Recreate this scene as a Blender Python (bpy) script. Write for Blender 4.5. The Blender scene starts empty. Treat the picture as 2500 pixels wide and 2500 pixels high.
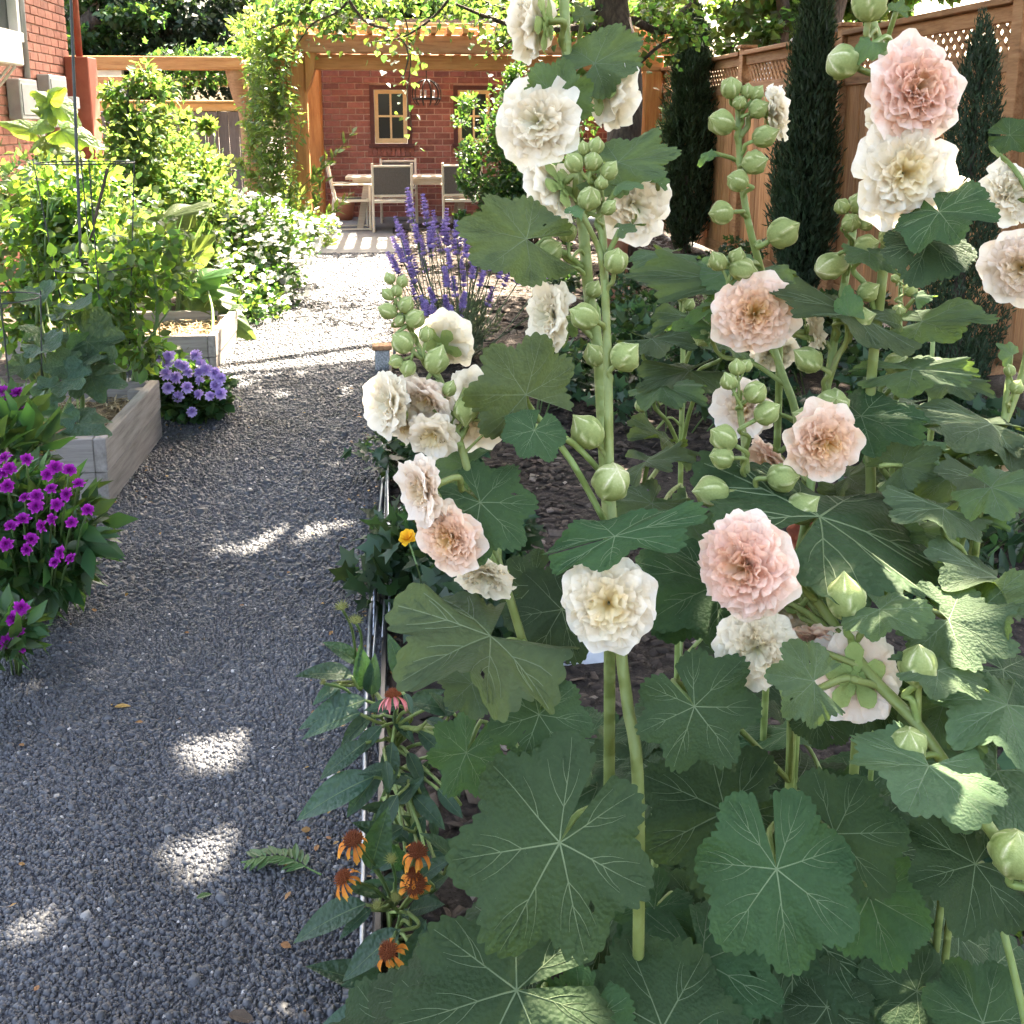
import bpy, math, random
import numpy as np
from mathutils import Vector, Matrix, Quaternion

# ------------------------------------------------------------------ camera, sky, sun, exposure
SC = bpy.context.scene
COL = SC.collection
TH = math.radians(6.2)          # the camera looks 6.2 degrees right of the garden's long axis (+Y)
PIT = math.atan(550 / 2550)     # and is pitched down
CAM = Vector((0, 0, 1.5))
FOC, CX, CY = 2550.0, 1250.0, 850.0
cd = bpy.data.cameras.new('camera')
cam = bpy.data.objects.new('camera', cd)
COL.objects.link(cam)
cam.location = CAM
cam.rotation_euler = (math.pi / 2 - PIT, 0, -TH)
cd.sensor_width = 36
cd.lens = 36 * FOC / 2500
cd.shift_y = -400 / 2500
cd.clip_start = 0.05
cd.clip_end = 500
SC.camera = cam

SUN_EL, SUN_AZ = math.radians(54), math.radians(25)
S_DIR = Vector((math.sin(SUN_AZ) * math.cos(SUN_EL), math.cos(SUN_AZ) * math.cos(SUN_EL), math.sin(SUN_EL)))
w = bpy.data.worlds.new('World')
SC.world = w
w.use_nodes = True
wn, wl = w.node_tree.nodes, w.node_tree.links
sky = wn.new('ShaderNodeTexSky')
sky.sky_type = 'NISHITA'
sky.sun_disc = False
sky.sun_elevation = SUN_EL
sky.sun_rotation = SUN_AZ
sky.air_density = 1.0
sky.dust_density = 6.0
sky.ozone_density = 0.4
wl.new(sky.outputs[0], wn['Background'].inputs[0])
wn['Background'].inputs[1].default_value = 0.12
ld = bpy.data.lights.new('sun', 'SUN')
ld.energy = 5.0
ld.angle = math.radians(0.53)
ld.color = (1.0, 0.93, 0.82)
sun = bpy.data.objects.new('sun', ld)
COL.objects.link(sun)
sun.rotation_euler = S_DIR.to_track_quat('Z', 'Y').to_euler()
sun.location = (6, 12, 16)
vs = SC.view_settings
vs.view_transform = 'Standard'
vs.look = 'None'
vs.gamma = 1
vs.use_curve_mapping = False
vs.exposure = 3.72
vs.use_white_balance = True
vs.white_balance_temperature = 7300
SC.render.engine = 'CYCLES'
cy = SC.cycles
cy.max_bounces = 7
cy.diffuse_bounces = 5
cy.glossy_bounces = 2
cy.transmission_bounces = 5
cy.transparent_max_bounces = 6
cy.caustics_reflective = False
cy.caustics_refractive = False
cy.sample_clamp_indirect = 6
cy.use_denoising = True
cy.use_adaptive_sampling = True
cy.adaptive_threshold = 0.03

# ------------------------------------------------------------------ helpers
random.seed(7)
RNG = np.random.default_rng(11)
FWD = Vector((math.sin(TH) * math.cos(PIT), math.cos(TH) * math.cos(PIT), -math.sin(PIT)))
RGT = Vector((math.cos(TH), -math.sin(TH), 0))
UPV = Vector((math.sin(TH) * math.sin(PIT), math.cos(TH) * math.sin(PIT), math.cos(PIT)))
PXM = FOC / 2500 * 1932         # pixels (of the 1932 px survey picture) per metre at 1 m


def ray(x, y):
    s = 2500 / 1932
    return FWD + RGT * ((x * s - CX) / FOC) + UPV * (-(y * s - CY) / FOC)


def U(x, y, d):                 # survey point at depth d
    return CAM + ray(x, y) * d


def GR(x, y, z=0.0):            # survey point on the level z
    r = ray(x, y)
    return CAM + r * ((z - CAM.z) / r.z)


def PXU(x, y, u):               # survey point on the plane X = u
    r = ray(x, y)
    return CAM + r * (u / r.x)


def PYW(x, y, yy):              # survey point on the plane Y = yy
    r = ray(x, y)
    return CAM + r * (yy / r.y)


def cdir(a, b, c):              # right, up, towards the camera
    return (RGT * a + UPV * b - FWD * c).normalized()


WM = {}


def tag(o, label=None, cat=None, group=None, kind=None):
    if label:
        o['label'] = label
    if cat:
        o['category'] = cat
    if group:
        o['group'] = group
    if kind:
        o['kind'] = kind
    return o


def put(o, M=None, parent=None):
    M = M if M is not None else Matrix.Identity(4)
    COL.objects.link(o)
    if parent is not None:
        o.parent = parent
        o.matrix_parent_inverse = WM[parent.name].inverted()
    o.matrix_basis = M
    WM[o.name] = M.copy()
    return o


def empty(name, loc, label, cat, group=None):
    o = bpy.data.objects.new(name, None)
    o.empty_display_size = 0.05
    put(o, Matrix.Translation(Vector(loc)))
    return tag(o, label, cat, group)


def mesh(name, V, F, mats, attrs=None, mi=None, smooth=False):
    me = bpy.data.meshes.new(name)
    if isinstance(F, np.ndarray):
        V = np.ascontiguousarray(V, dtype=np.float32)
        n, k = F.shape
        me.vertices.add(len(V))
        me.vertices.foreach_set('co', V.ravel())
        me.loops.add(n * k)
        me.loops.foreach_set('vertex_index', np.ascontiguousarray(F, dtype=np.int32).ravel())
        me.polygons.add(n)
        me.polygons.foreach_set('loop_start', np.arange(n, dtype=np.int32) * k)
        me.update(calc_edges=True)
    else:
        me.from_pydata([tuple(v) for v in V], [], [tuple(f) for f in F])
    for m in (mats if isinstance(mats, (list, tuple)) else [mats]):
        me.materials.append(m)
    if mi is not None:
        me.polygons.foreach_set('material_index', np.asarray(mi, dtype=np.int32))
    if attrs:
        for k_, a in attrs.items():
            at = me.attributes.new(k_, 'FLOAT', 'POINT')
            at.data.foreach_set('value', np.asarray(a, dtype=np.float32))
    if smooth:
        me.polygons.foreach_set('use_smooth', np.ones(len(me.polygons), dtype=bool))
    me.update()
    return me


def obj(name, me, parent=None, M=None):
    o = bpy.data.objects.new(name, me)
    return put(o, M, parent)


class MB:
    def __init__(s):
        s.V, s.F, s.I, s.g = [], [], [], []

    def add(s, V, F, mi=0, g=None):
        o = len(s.V)
        V = [tuple(v) for v in V]
        s.V += V
        s.F += [tuple(int(i) + o for i in f) for f in F]
        s.I += [mi] * len(F)
        s.g += list(g) if g is not None else [0.0] * len(V)
        return s

    def box(s, a, b, mi=0, bev=0.0):
        (x0, y0, z0), (x1, y1, z1) = a, b
        if bev <= 0:
            V = [(x0, y0, z0), (x1, y0, z0), (x1, y1, z0), (x0, y1, z0), (x0, y0, z1), (x1, y0, z1), (x1, y1, z1), (x0, y1, z1)]
            F = [(0, 3, 2, 1), (4, 5, 6, 7), (0, 1, 5, 4), (1, 2, 6, 5), (2, 3, 7, 6), (3, 0, 4, 7)]
            return s.add(V, F, mi)
        V, F = bevbox((x0, y0, z0), (x1, y1, z1), bev)
        return s.add(V, F, mi)

    def tube(s, P, R, n=8, mi=0, cap=True):
        V, F = tube(P, R, n, cap)
        return s.add(V, F, mi)

    def mesh(s, name, mats, smooth=False, attr=False):
        return mesh(name, s.V, s.F, mats, {'g': s.g} if attr else None, s.I, smooth)

    def build(s, name, mats, parent=None, smooth=False, attr=False, M=None):
        return obj(name, s.mesh(name, mats, smooth, attr), parent, M)


def bevbox(a, b, v):
    V = []
    (x0, y0, z0), (x1, y1, z1) = a, b
    idx = {}
    for ix, X in ((0, x0), (1, x1)):
        for iy, Y in ((0, y0), (1, y1)):
            for iz, Z in ((0, z0), (1, z1)):
                sx, sy, sz = (v if ix == 0 else -v), (v if iy == 0 else -v), (v if iz == 0 else -v)
                for ax in range(3):
                    p = [X + sx, Y + sy, Z + sz]
                    p[ax] = (X, Y, Z)[ax]
                    idx[(ix, iy, iz, ax)] = len(V)
                    V.append(tuple(p))
    F = []
    g = lambda *k: idx[k]
    F += [(g(0, 0, 0, 0), g(0, 0, 1, 0), g(0, 1, 1, 0), g(0, 1, 0, 0)), (g(1, 0, 0, 0), g(1, 1, 0, 0), g(1, 1, 1, 0), g(1, 0, 1, 0)),
          (g(0, 0, 0, 1), g(1, 0, 0, 1), g(1, 0, 1, 1), g(0, 0, 1, 1)), (g(0, 1, 0, 1), g(0, 1, 1, 1), g(1, 1, 1, 1), g(1, 1, 0, 1)),
          (g(0, 0, 0, 2), g(0, 1, 0, 2), g(1, 1, 0, 2), g(1, 0, 0, 2)), (g(0, 0, 1, 2), g(1, 0, 1, 2), g(1, 1, 1, 2), g(0, 1, 1, 2))]
    for i in (0, 1):
        for j in (0, 1):
            F += [(g(i, j, 0, 0), g(i, j, 1, 0), g(i, j, 1, 1), g(i, j, 0, 1)), (g(i, 0, j, 0), g(i, 1, j, 0), g(i, 1, j, 2), g(i, 0, j, 2)),
                  (g(0, i, j, 1), g(1, i, j, 1), g(1, i, j, 2), g(0, i, j, 2))]
            for k in (0, 1):
                F.append((g(i, j, k, 0), g(i, j, k, 1), g(i, j, k, 2)))
    return V, F


def tube(P, R, n=8, cap=True):
    P = [Vector(p) for p in P]
    if not hasattr(R, '__len__'):
        R = [R] * len(P)
    V, F = [], []
    ref = None
    for i, p in enumerate(P):
        t = (P[min(i + 1, len(P) - 1)] - P[max(i - 1, 0)]).normalized()
        if ref is None:
            ref = t.orthogonal().normalized()
        ref = (ref - t * ref.dot(t)).normalized()
        bb = t.cross(ref)
        for k in range(n):
            a = 2 * math.pi * k / n
            V.append(p + (ref * math.cos(a) + bb * math.sin(a)) * R[i])
    for i in range(len(P) - 1):
        for k in range(n):
            F.append((i * n + k, i * n + (k + 1) % n, (i + 1) * n + (k + 1) % n, (i + 1) * n + k))
    if cap:
        F.append(tuple(reversed(range(n))))
        F.append(tuple(range((len(P) - 1) * n, len(P) * n)))
    return V, F


def spline(P, m=6):             # Catmull-Rom through P
    P = [Vector(p) for p in P]
    if len(P) < 3:
        return [P[0].lerp(P[-1], i / m) for i in range(m + 1)]
    Q = [P[0] * 2 - P[1]] + P + [P[-1] * 2 - P[-2]]
    out = []
    for i in range(1, len(Q) - 2):
        a, b, c, d = Q[i - 1:i + 3]
        for k in range(m):
            t = k / m
            out.append(0.5 * ((2 * b) + (c - a) * t + (2 * a - 5 * b + 4 * c - d) * t * t + (3 * b - a - 3 * c + d) * t ** 3))
    out.append(P[-1])
    return out


def npn(A):
    return A / np.maximum(np.linalg.norm(A, axis=1, keepdims=True), 1e-9)


T_DIAM = (np.array([(0, 0, 0), (.33, .45, .06), (0, 1, -.05), (-.33, .45, .06)]), np.array([(0, 1, 2, 3)]))
T_OVAL = (np.array([(0, 0, 0), (.2, .16, .05), (.33, .48, .07), (.2, .82, 0), (0, 1.05, -.08), (-.2, .82, 0), (-.33, .48, .07), (-.2, .16, .05), (0, .5, 0)]),
          np.array([(8, 0, 1, 2), (8, 2, 3, 4), (8, 4, 5, 6), (8, 6, 7, 0)]))
T_HEART = (np.array([(0, .05, 0), (.3, -.06, .05), (.5, .3, .1), (.28, .68, .02), (0, 1.05, -.12), (-.28, .68, .02), (-.5, .3, .1), (-.3, -.06, .05), (0, .45, 0)]), T_OVAL[1])
T_LANCE = (np.array([(0, 0, 0), (.09, .2, .02), (.14, .5, .03), (0, 1, -.1), (-.14, .5, .03), (-.09, .2, .02), (0, .45, -.02)]),
           np.array([(6, 0, 1, 2), (6, 2, 3, 3), (6, 3, 4, 4), (6, 4, 5, 0)]))
T_NEED = (np.array([(0, 0, 0), (.14, .4, .08), (0, 1, .0), (-.14, .4, .08)]), np.array([(0, 1, 2, 3)]))
T_LOBED = (np.array([(0, 0, 0), (.35, .02, .06), (.27, .28, .02), (.52, .55, .08), (.22, .58, .0), (0, 1.05, -.1), (-.22, .58, 0), (-.52, .55, .08), (-.27, .28, .02), (-.35, .02, .06), (0, .4, 0)]),
           np.array([(10, 0, 1, 2), (10, 2, 3, 4), (10, 4, 5, 6), (10, 6, 7, 8), (10, 8, 9, 0)]))


def cloud(tpl, pos, dirs, nrm, size, wid=1.0):
    TV, TF = tpl
    TF = np.array([f for f in TF])
    pos, dirs, nrm = np.asarray(pos, float), npn(np.asarray(dirs, float)), np.asarray(nrm, float)
    sx = npn(np.cross(dirs, nrm) + 1e-6)
    nz = np.cross(sx, dirs)
    size = np.broadcast_to(np.asarray(size, float), (len(pos),))
    V = pos[:, None, :] + size[:, None, None] * (TV[None, :, 0:1] * wid * sx[:, None, :] + TV[None, :, 1:2] * dirs[:, None, :] + TV[None, :, 2:3] * nz[:, None, :])
    k = len(TV)
    F = (TF[None] + (np.arange(len(pos)) * k)[:, None, None]).reshape(-1, TF.shape[1])
    r = np.repeat(RNG.random(len(pos)), k)
    return V.reshape(-1, 3), F, r


def cmesh(name, parts, mat):    # parts: list of (V, F(quads), r)
    V = np.concatenate([p[0] for p in parts])
    o, F = 0, []
    for p in parts:
        F.append(p[1] + o)
        o += len(p[0])
    r = np.concatenate([p[2] for p in parts])
    F = np.concatenate(F)
    if F.shape[1] == 4:
        deg = (F[:, 2] == F[:, 3])
        if deg.any():
            me = mesh(name, V, np.concatenate([F[~deg][:, [0, 1, 2]], F[~deg][:, [0, 2, 3]], F[deg][:, :3]]), mat, {'rnd': r})
            return me
    return mesh(name, V, F, mat, {'rnd': r})


def rdir(n, up=0.0, spread=1.0):
    d = RNG.normal(size=(n, 3)) * spread
    d[:, 2] += up
    return npn(d)


# ------------------------------------------------------------------ materials
def newmat(name):
    m = bpy.data.materials.new(name)
    m.use_nodes = True
    nt = m.node_tree
    return m, nt.nodes, nt.links, nt.nodes['Principled BSDF'], nt.nodes['Material Output']


def rnd_value(n, l, lo, hi):
    at = n.new('ShaderNodeAttribute')
    at.attribute_name = 'rnd'
    oi = n.new('ShaderNodeObjectInfo')
    ad = n.new('ShaderNodeMath')
    ad.operation = 'ADD'
    l.new(at.outputs['Fac'], ad.inputs[0])
    l.new(oi.outputs['Random'], ad.inputs[1])
    fr = n.new('ShaderNodeMath')
    fr.operation = 'FRACT'
    l.new(ad.outputs[0], fr.inputs[0])
    mr = n.new('ShaderNodeMapRange')
    mr.inputs['To Min'].default_value = lo
    mr.inputs['To Max'].default_value = hi
    l.new(fr.outputs[0], mr.inputs['Value'])
    return mr.outputs[0], fr.outputs[0]


def leafmat(name, col, tcol, tw=0.4, rough=0.45, var=0.35, hue=0.03, bump=0.0, bscale=60, spots=0.0, spec=0.4):
    m, n, l, b, out = newmat(name)
    v, f = rnd_value(n, l, 1 - var, 1 + var)
    hm = n.new('ShaderNodeMapRange')
    hm.inputs['To Min'].default_value = 0.5 - hue
    hm.inputs['To Max'].default_value = 0.5 + hue
    l.new(f, hm.inputs['Value'])
    tex = n.new('ShaderNodeTexNoise')
    tc = n.new('ShaderNodeTexCoord')
    tex.inputs['Scale'].default_value = 9
    tex.inputs['Detail'].default_value = 4
    l.new(tc.outputs['Object'], tex.inputs['Vector'])
    outs = []
    for c in (col, tcol):
        hs = n.new('ShaderNodeHueSaturation')
        hs.inputs['Color'].default_value = (*c, 1)
        l.new(v, hs.inputs['Value'])
        l.new(hm.outputs[0], hs.inputs['Hue'])
        mx = n.new('ShaderNodeMix')
        mx.data_type = 'RGBA'
        mx.blend_type = 'MULTIPLY'
        mx.inputs['Factor'].default_value = 0.35
        l.new(hs.outputs[0], mx.inputs['A'])
        l.new(tex.outputs['Fac'], mx.inputs['B'])
        outs.append(mx.outputs['Result'])
    bc = outs[0]
    if spots > 0:  # pale flecks of leaf damage, light through tiny holes put into the colour
        vo = n.new('ShaderNodeTexVoronoi')
        vo.inputs['Scale'].default_value = 22
        l.new(tc.outputs['Object'], vo.inputs['Vector'])
        lt = n.new('ShaderNodeMath')
        lt.operation = 'LESS_THAN'
        lt.inputs[1].default_value = spots
        l.new(vo.outputs['Distance'], lt.inputs[0])
        mm = n.new('ShaderNodeMix')
        mm.data_type = 'RGBA'
        l.new(lt.outputs[0], mm.inputs['Factor'])
        l.new(bc, mm.inputs['A'])
        mm.inputs['B'].default_value = (.42, .45, .36, 1)
        bc = mm.outputs['Result']
    l.new(bc, b.inputs['Base Color'])
    b.inputs['Roughness'].default_value = rough
    b.inputs['Specular IOR Level'].default_value = spec
    if bump > 0:
        vo2 = n.new('ShaderNodeTexVoronoi')
        vo2.feature = 'SMOOTH_F1'
        vo2.inputs['Scale'].default_value = bscale
        l.new(tc.outputs['Object'], vo2.inputs['Vector'])
        n2 = n.new('ShaderNodeTexNoise')
        n2.inputs['Scale'].default_value = bscale * .6
        n2.inputs['Detail'].default_value = 5
        l.new(tc.outputs['Object'], n2.inputs['Vector'])
        sm = n.new('ShaderNodeMath')
        sm.operation = 'SUBTRACT'
        l.new(n2.outputs['Fac'], sm.inputs[0])
        l.new(vo2.outputs['Distance'], sm.inputs[1])
        bp = n.new('ShaderNodeBump')
        bp.inputs['Strength'].default_value = bump
        bp.inputs['Distance'].default_value = 0.05
        l.new(sm.outputs[0], bp.inputs['Height'])
        l.new(bp.outputs[0], b.inputs['Normal'])
    tr = n.new('ShaderNodeBsdfTranslucent')
    l.new(outs[1], tr.inputs['Color'])
    ms = n.new('ShaderNodeMixShader')
    ms.inputs[0].default_value = tw
    l.new(b.outputs[0], ms.inputs[1])
    l.new(tr.outputs[0], ms.inputs[2])
    l.new(ms.outputs[0], out.inputs['Surface'])
    return m


def petalmat(name, stops, tw=0.52, ns=0.08):
    m, n, l, b, out = newmat(name)
    at = n.new('ShaderNodeAttribute')
    at.attribute_name = 'g'
    tex = n.new('ShaderNodeTexNoise')
    tex.inputs['Scale'].default_value = 7
    tc = n.new('ShaderNodeTexCoord')
    l.new(tc.outputs['Object'], tex.inputs['Vector'])
    ma = n.new('ShaderNodeMath')
    ma.operation = 'MULTIPLY_ADD'
    ma.inputs[1].default_value = ns * 4
    l.new(tex.outputs['Fac'], ma.inputs[0])
    su = n.new('ShaderNodeMath')
    su.operation = 'SUBTRACT'
    su.inputs[1].default_value = ns * 2
    l.new(at.outputs['Fac'], ma.inputs[2])
    l.new(ma.outputs[0], su.inputs[0])
    cr = n.new('ShaderNodeValToRGB')
    e = cr.color_ramp.elements
    while len(e) < len(stops):
        e.new(0.5)
    for i, (p, c) in enumerate(stops):
        e[i].position = p
        e[i].color = (*c, 1)
    l.new(su.outputs[0], cr.inputs[0])
    l.new(cr.outputs[0], b.inputs['Base Color'])
    b.inputs['Roughness'].default_value = 0.6
    b.inputs['Specular IOR Level'].default_value = 0.2
    wv = n.new('ShaderNodeTexNoise')
    wv.inputs['Scale'].default_value = 14
    wv.inputs['Detail'].default_value = 3
    l.new(tc.outputs['Object'], wv.inputs['Vector'])
    bp = n.new('ShaderNodeBump')
    bp.inputs['Strength'].default_value = 0.2
    bp.inputs['Distance'].default_value = 0.05
    l.new(wv.outputs['Fac'], bp.inputs['Height'])
    l.new(bp.outputs[0], b.inputs['Normal'])
    tr = n.new('ShaderNodeBsdfTranslucent')
    l.new(cr.outputs[0], tr.inputs['Color'])
    ms = n.new('ShaderNodeMixShader')
    ms.inputs[0].default_value = tw
    l.new(b.outputs[0], ms.inputs[1])
    l.new(tr.outputs[0], ms.inputs[2])
    l.new(ms.outputs[0], out.inputs['Surface'])
    return m


def surf(name, cols, scale=8.0, rough=0.8, bump=0.2, detail=6, stretch=(1, 1, 1), obrnd=0.15, metal=0.0, spec=0.3, island=False, bdist=0.01, isl_stops=None):
    """noise between colours, optional per-object / per-island value variation"""
    m, n, l, b, out = newmat(name)
    tc = n.new('ShaderNodeTexCoord')
    mp = n.new('ShaderNodeMapping')
    mp.inputs['Scale'].default_value = stretch
    l.new(tc.outputs['Object'], mp.inputs[0])
    oi = n.new('ShaderNodeObjectInfo')
    va = n.new('ShaderNodeVectorMath')
    va.operation = 'ADD'
    l.new(mp.outputs[0], va.inputs[0])
    rv = n.new('ShaderNodeMath')
    rv.operation = 'MULTIPLY'
    rv.inputs[1].default_value = 37.0
    l.new(oi.outputs['Random'], rv.inputs[0])
    l.new(rv.outputs[0], va.inputs[1])
    tx = n.new('ShaderNodeTexNoise')
    tx.inputs['Scale'].default_value = scale
    tx.inputs['Detail'].default_value = detail
    tx.inputs['Roughness'].default_value = 0.65
    l.new(va.outputs[0], tx.inputs['Vector'])
    cr = n.new('ShaderNodeValToRGB')
    e = cr.color_ramp.elements
    while len(e) < len(cols):
        e.new(0.5)
    for i, c in enumerate(cols):
        e[i].position = 0.3 + 0.4 * i / max(1, len(cols) - 1)
        e[i].color = (*c, 1)
    l.new(tx.outputs['Fac'], cr.inputs[0])
    cur = cr.outputs[0]
    ge = n.new('ShaderNodeNewGeometry')
    ad = n.new('ShaderNodeMath')
    ad.operation = 'ADD'
    l.new(oi.outputs['Random'], ad.inputs[0])
    if island:
        l.new(ge.outputs['Random Per Island'], ad.inputs[1])
    else:
        ad.inputs[1].default_value = 0
    fr = n.new('ShaderNodeMath')
    fr.operation = 'FRACT'
    l.new(ad.outputs[0], fr.inputs[0])
    if isl_stops:
        c2 = n.new('ShaderNodeValToRGB')
        c2.color_ramp.interpolation = 'LINEAR'
        e = c2.color_ramp.elements
        while len(e) < len(isl_stops):
            e.new(0.5)
        for i, (p, c) in enumerate(isl_stops):
            e[i].position = p
            e[i].color = (*c, 1)
        l.new(fr.outputs[0], c2.inputs[0])
        mx = n.new('ShaderNodeMix')
        mx.data_type = 'RGBA'
        mx.blend_type = 'MULTIPLY'
        mx.inputs['Factor'].default_value = 1
        l.new(cur, mx.inputs['A'])
        l.new(c2.outputs[0], mx.inputs['B'])
        cur = mx.outputs['Result']
    mr = n.new('ShaderNodeMapRange')
    mr.inputs['To Min'].default_value = 1 - obrnd
    mr.inputs['To Max'].default_value = 1 + obrnd
    l.new(fr.outputs[0], mr.inputs['Value'])
    hs = n.new('ShaderNodeHueSaturation')
    l.new(mr.outputs[0], hs.inputs['Value'])
    l.new(cur, hs.inputs['Color'])
    l.new(hs.outputs[0], b.inputs['Base Color'])
    b.inputs['Roughness'].default_value = rough
    b.inputs['Metallic'].default_value = metal
    b.inputs['Specular IOR Level'].default_value = spec
    if bump > 0:
        bp = n.new('ShaderNodeBump')
        bp.inputs['Strength'].default_value = bump
        bp.inputs['Distance'].default_value = bdist
        l.new(tx.outputs['Fac'], bp.inputs['Height'])
        l.new(bp.outputs[0], b.inputs['Normal'])
    return m


M = {}
M['gravel'] = surf('gravel', [(.03, .033, .04), (.056, .06, .072), (.085, .09, .106)], 90, .6, .8, 8, bdist=.02, obrnd=0)
M['stone'] = surf('stone', [(.62, .62, .62), (1.0, 1.0, 1.0), (1.3, 1.28, 1.25)], 2.2, .55, .2, 3, island=True, obrnd=0, spec=.5,
                  isl_stops=[(0, (.03, .032, .038)), (.45, (.046, .049, .058)), (.8, (.06, .064, .074)), (.988, (.08, .082, .09)), (.995, (.22, .21, .2)), (1, (.42, .4, .38))])
M['mulch'] = surf('mulch', [(.012, .009, .007), (.035, .025, .02), (.065, .048, .038)], 45, .95, .9, 8, bdist=.03, obrnd=0)
M['chip'] = surf('chip', [(.7, .7, .7), (1.2, 1.2, 1.2)], 60, .9, .3, 3, island=True, obrnd=0, isl_stops=[(0, (.014, .01, .008)), (.6, (.04, .028, .022)), (.93, (.08, .058, .045)), (1, (.22, .18, .15))])
M['straw'] = surf('straw', [(.8, .8, .8), (1.2, 1.2, 1.2)], 60, .9, .2, 3, island=True, obrnd=0, isl_stops=[(0, (.12, .075, .035)), (.5, (.3, .21, .11)), (1, (.5, .4, .25))])
M['strawbase'] = surf('strawbase', [(.06, .04, .02), (.25, .17, .09)], 70, .95, .8, 8, bdist=.02)
M['soil'] = surf('soil', [(.03, .022, .016), (.07, .052, .04), (.12, .1, .08)], 20, .95, .8, 8, bdist=.03)
M['greywood'] = surf('greywood', [(.15, .13, .115), (.23, .205, .185), (.29, .265, .24)], 5, .85, .25, 8, (9, .8, 9), .12, bdist=.004)
M['cedar'] = surf('cedar', [(.25, .11, .045), (.45, .215, .095), (.56, .31, .155)], 4, .75, .25, 8, (14, 14, .9), .3, bdist=.004)
M['cedardark'] = surf('cedardark', [(.19, .09, .042), (.34, .17, .08), (.43, .24, .125)], 4, .75, .25, 8, (9, .9, 9), .15, bdist=.004)
M['orangewood'] = surf('orangewood', [(.27, .11, .035), (.42, .19, .065), (.5, .26, .1)], 3, .6, .2, 8, (1, 5, 9), .1, bdist=.004)
M['orangepost'] = surf('orangepost', [(.27, .11, .035), (.42, .18, .06), (.5, .26, .1)], 3, .6, .2, 8, (7, 7, .8), .1, bdist=.004)
M['browntimber'] = surf('browntimber', [(.2, .1, .05), (.33, .18, .09), (.4, .24, .13)], 3, .7, .2, 8, (1, 6, 8), .1, bdist=.004)
M['brick'] = surf('brick', [(.18, .068, .054), (.25, .1, .08), (.31, .14, .115)], 14, .85, .35, 6, obrnd=.26, island=True, bdist=.006)
M['brickleft'] = surf('brickleft', [(.22, .085, .06), (.3, .125, .09), (.36, .17, .125)], 14, .85, .35, 6, obrnd=.16, island=True, bdist=.006)
M['mortar'] = surf('mortar', [(.36, .25, .21), (.5, .37, .32)], 30, .9, .4, 5)
M['cream'] = surf('cream', [(.62, .47, .25), (.7, .55, .32)], 10, .5, .05, 3)
M['maroon'] = surf('maroon', [(.06, .02, .02), (.09, .03, .028)], 10, .5, .05, 3)
M['greypaint'] = surf('greypaint', [(.1, .085, .08), (.15, .13, .125)], 6, .75, .15, 6, (6, 6, 1), .1)
M['tanwood'] = surf('tanwood', [(.5, .3, .12), (.62, .42, .2)], 4, .7, .1, 5, (1, 6, 6))
M['whitepaint'] = surf('whitepaint', [(.74, .73, .71), (.82, .81, .8)], 6, .5, .05, 3, obrnd=.03)
M['chairframe'] = surf('chairframe', [(.6, .54, .43), (.7, .64, .53)], 6, .4, .05, 3, obrnd=.03)
M['sling'] = surf('sling', [(.09, .08, .075), (.13, .12, .115)], 60, .8, .1, 3, obrnd=.05)
M['tablewood'] = surf('tablewood', [(.3, .25, .2), (.42, .37, .31)], 5, .7, .1, 6, (1, 9, 9))
M['iron'] = surf('iron', [(.02, .02, .02), (.04, .038, .035)], 20, .5, .1, 3, metal=.6)
M['wire'] = surf('wire', [(.03, .035, .03), (.06, .065, .06)], 20, .5, 0, 3, metal=.3)
M['steel'] = surf('steel', [(.25, .26, .28), (.38, .4, .43)], 20, .4, .0, 3, metal=.85, spec=.5)
M['blackplastic'] = surf('blackplastic', [(.012, .012, .013), (.02, .02, .022)], 20, .35, .0, 3)
M['box'] = surf('box', [(.3, .31, .32), (.38, .39, .4)], 8, .5, .05, 3, obrnd=.04)
M['redmetal'] = surf('redmetal', [(.3, .08, .05), (.38, .12, .08)], 8, .6, .05, 4)
M['terracotta'] = surf('terracotta', [(.3, .12, .07), (.4, .18, .11)], 10, .8, .1, 4)
M['granite'] = surf('granite', [(.1, .1, .1), (.3, .3, .3), (.5, .5, .5)], 90, .8, .2, 4, obrnd=.02)
M['pave'] = surf('pave', [(.1, .1, .1), (.17, .17, .165)], 30, .9, .2, 6, obrnd=.04)
M['slate'] = surf('slate', [(.4, .42, .46), (.6, .62, .66)], 12, .6, .2, 6)
M['bark'] = surf('bark', [(.03, .022, .018), (.075, .055, .045), (.13, .1, .08)], 10, .95, .9, 8, (3, 3, .6), bdist=.03)
M['twig'] = surf('twig', [(.05, .035, .025), (.1, .075, .055)], 20, .9, .3, 4, (3, 3, .6))
M['siding'] = surf('siding', [(.55, .55, .52), (.66, .66, .63)], 4, .7, .05, 3)
M['roof'] = surf('roof', [(.05, .05, .055), (.11, .11, .115)], 30, .9, .4, 5)
m, n, l, b, out = newmat('glass')
b.inputs['Base Color'].default_value = (.02, .025, .025, 1)
b.inputs['Roughness'].default_value = .06
b.inputs['Specular IOR Level'].default_value = .8
M['glass'] = m
m, n, l, b, out = newmat('bulbglass')
b.inputs['Base Color'].default_value = (.9, .9, .88, 1)
b.inputs['Roughness'].default_value = .1
b.inputs['Transmission Weight'].default_value = .7
M['bulb'] = m

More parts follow.
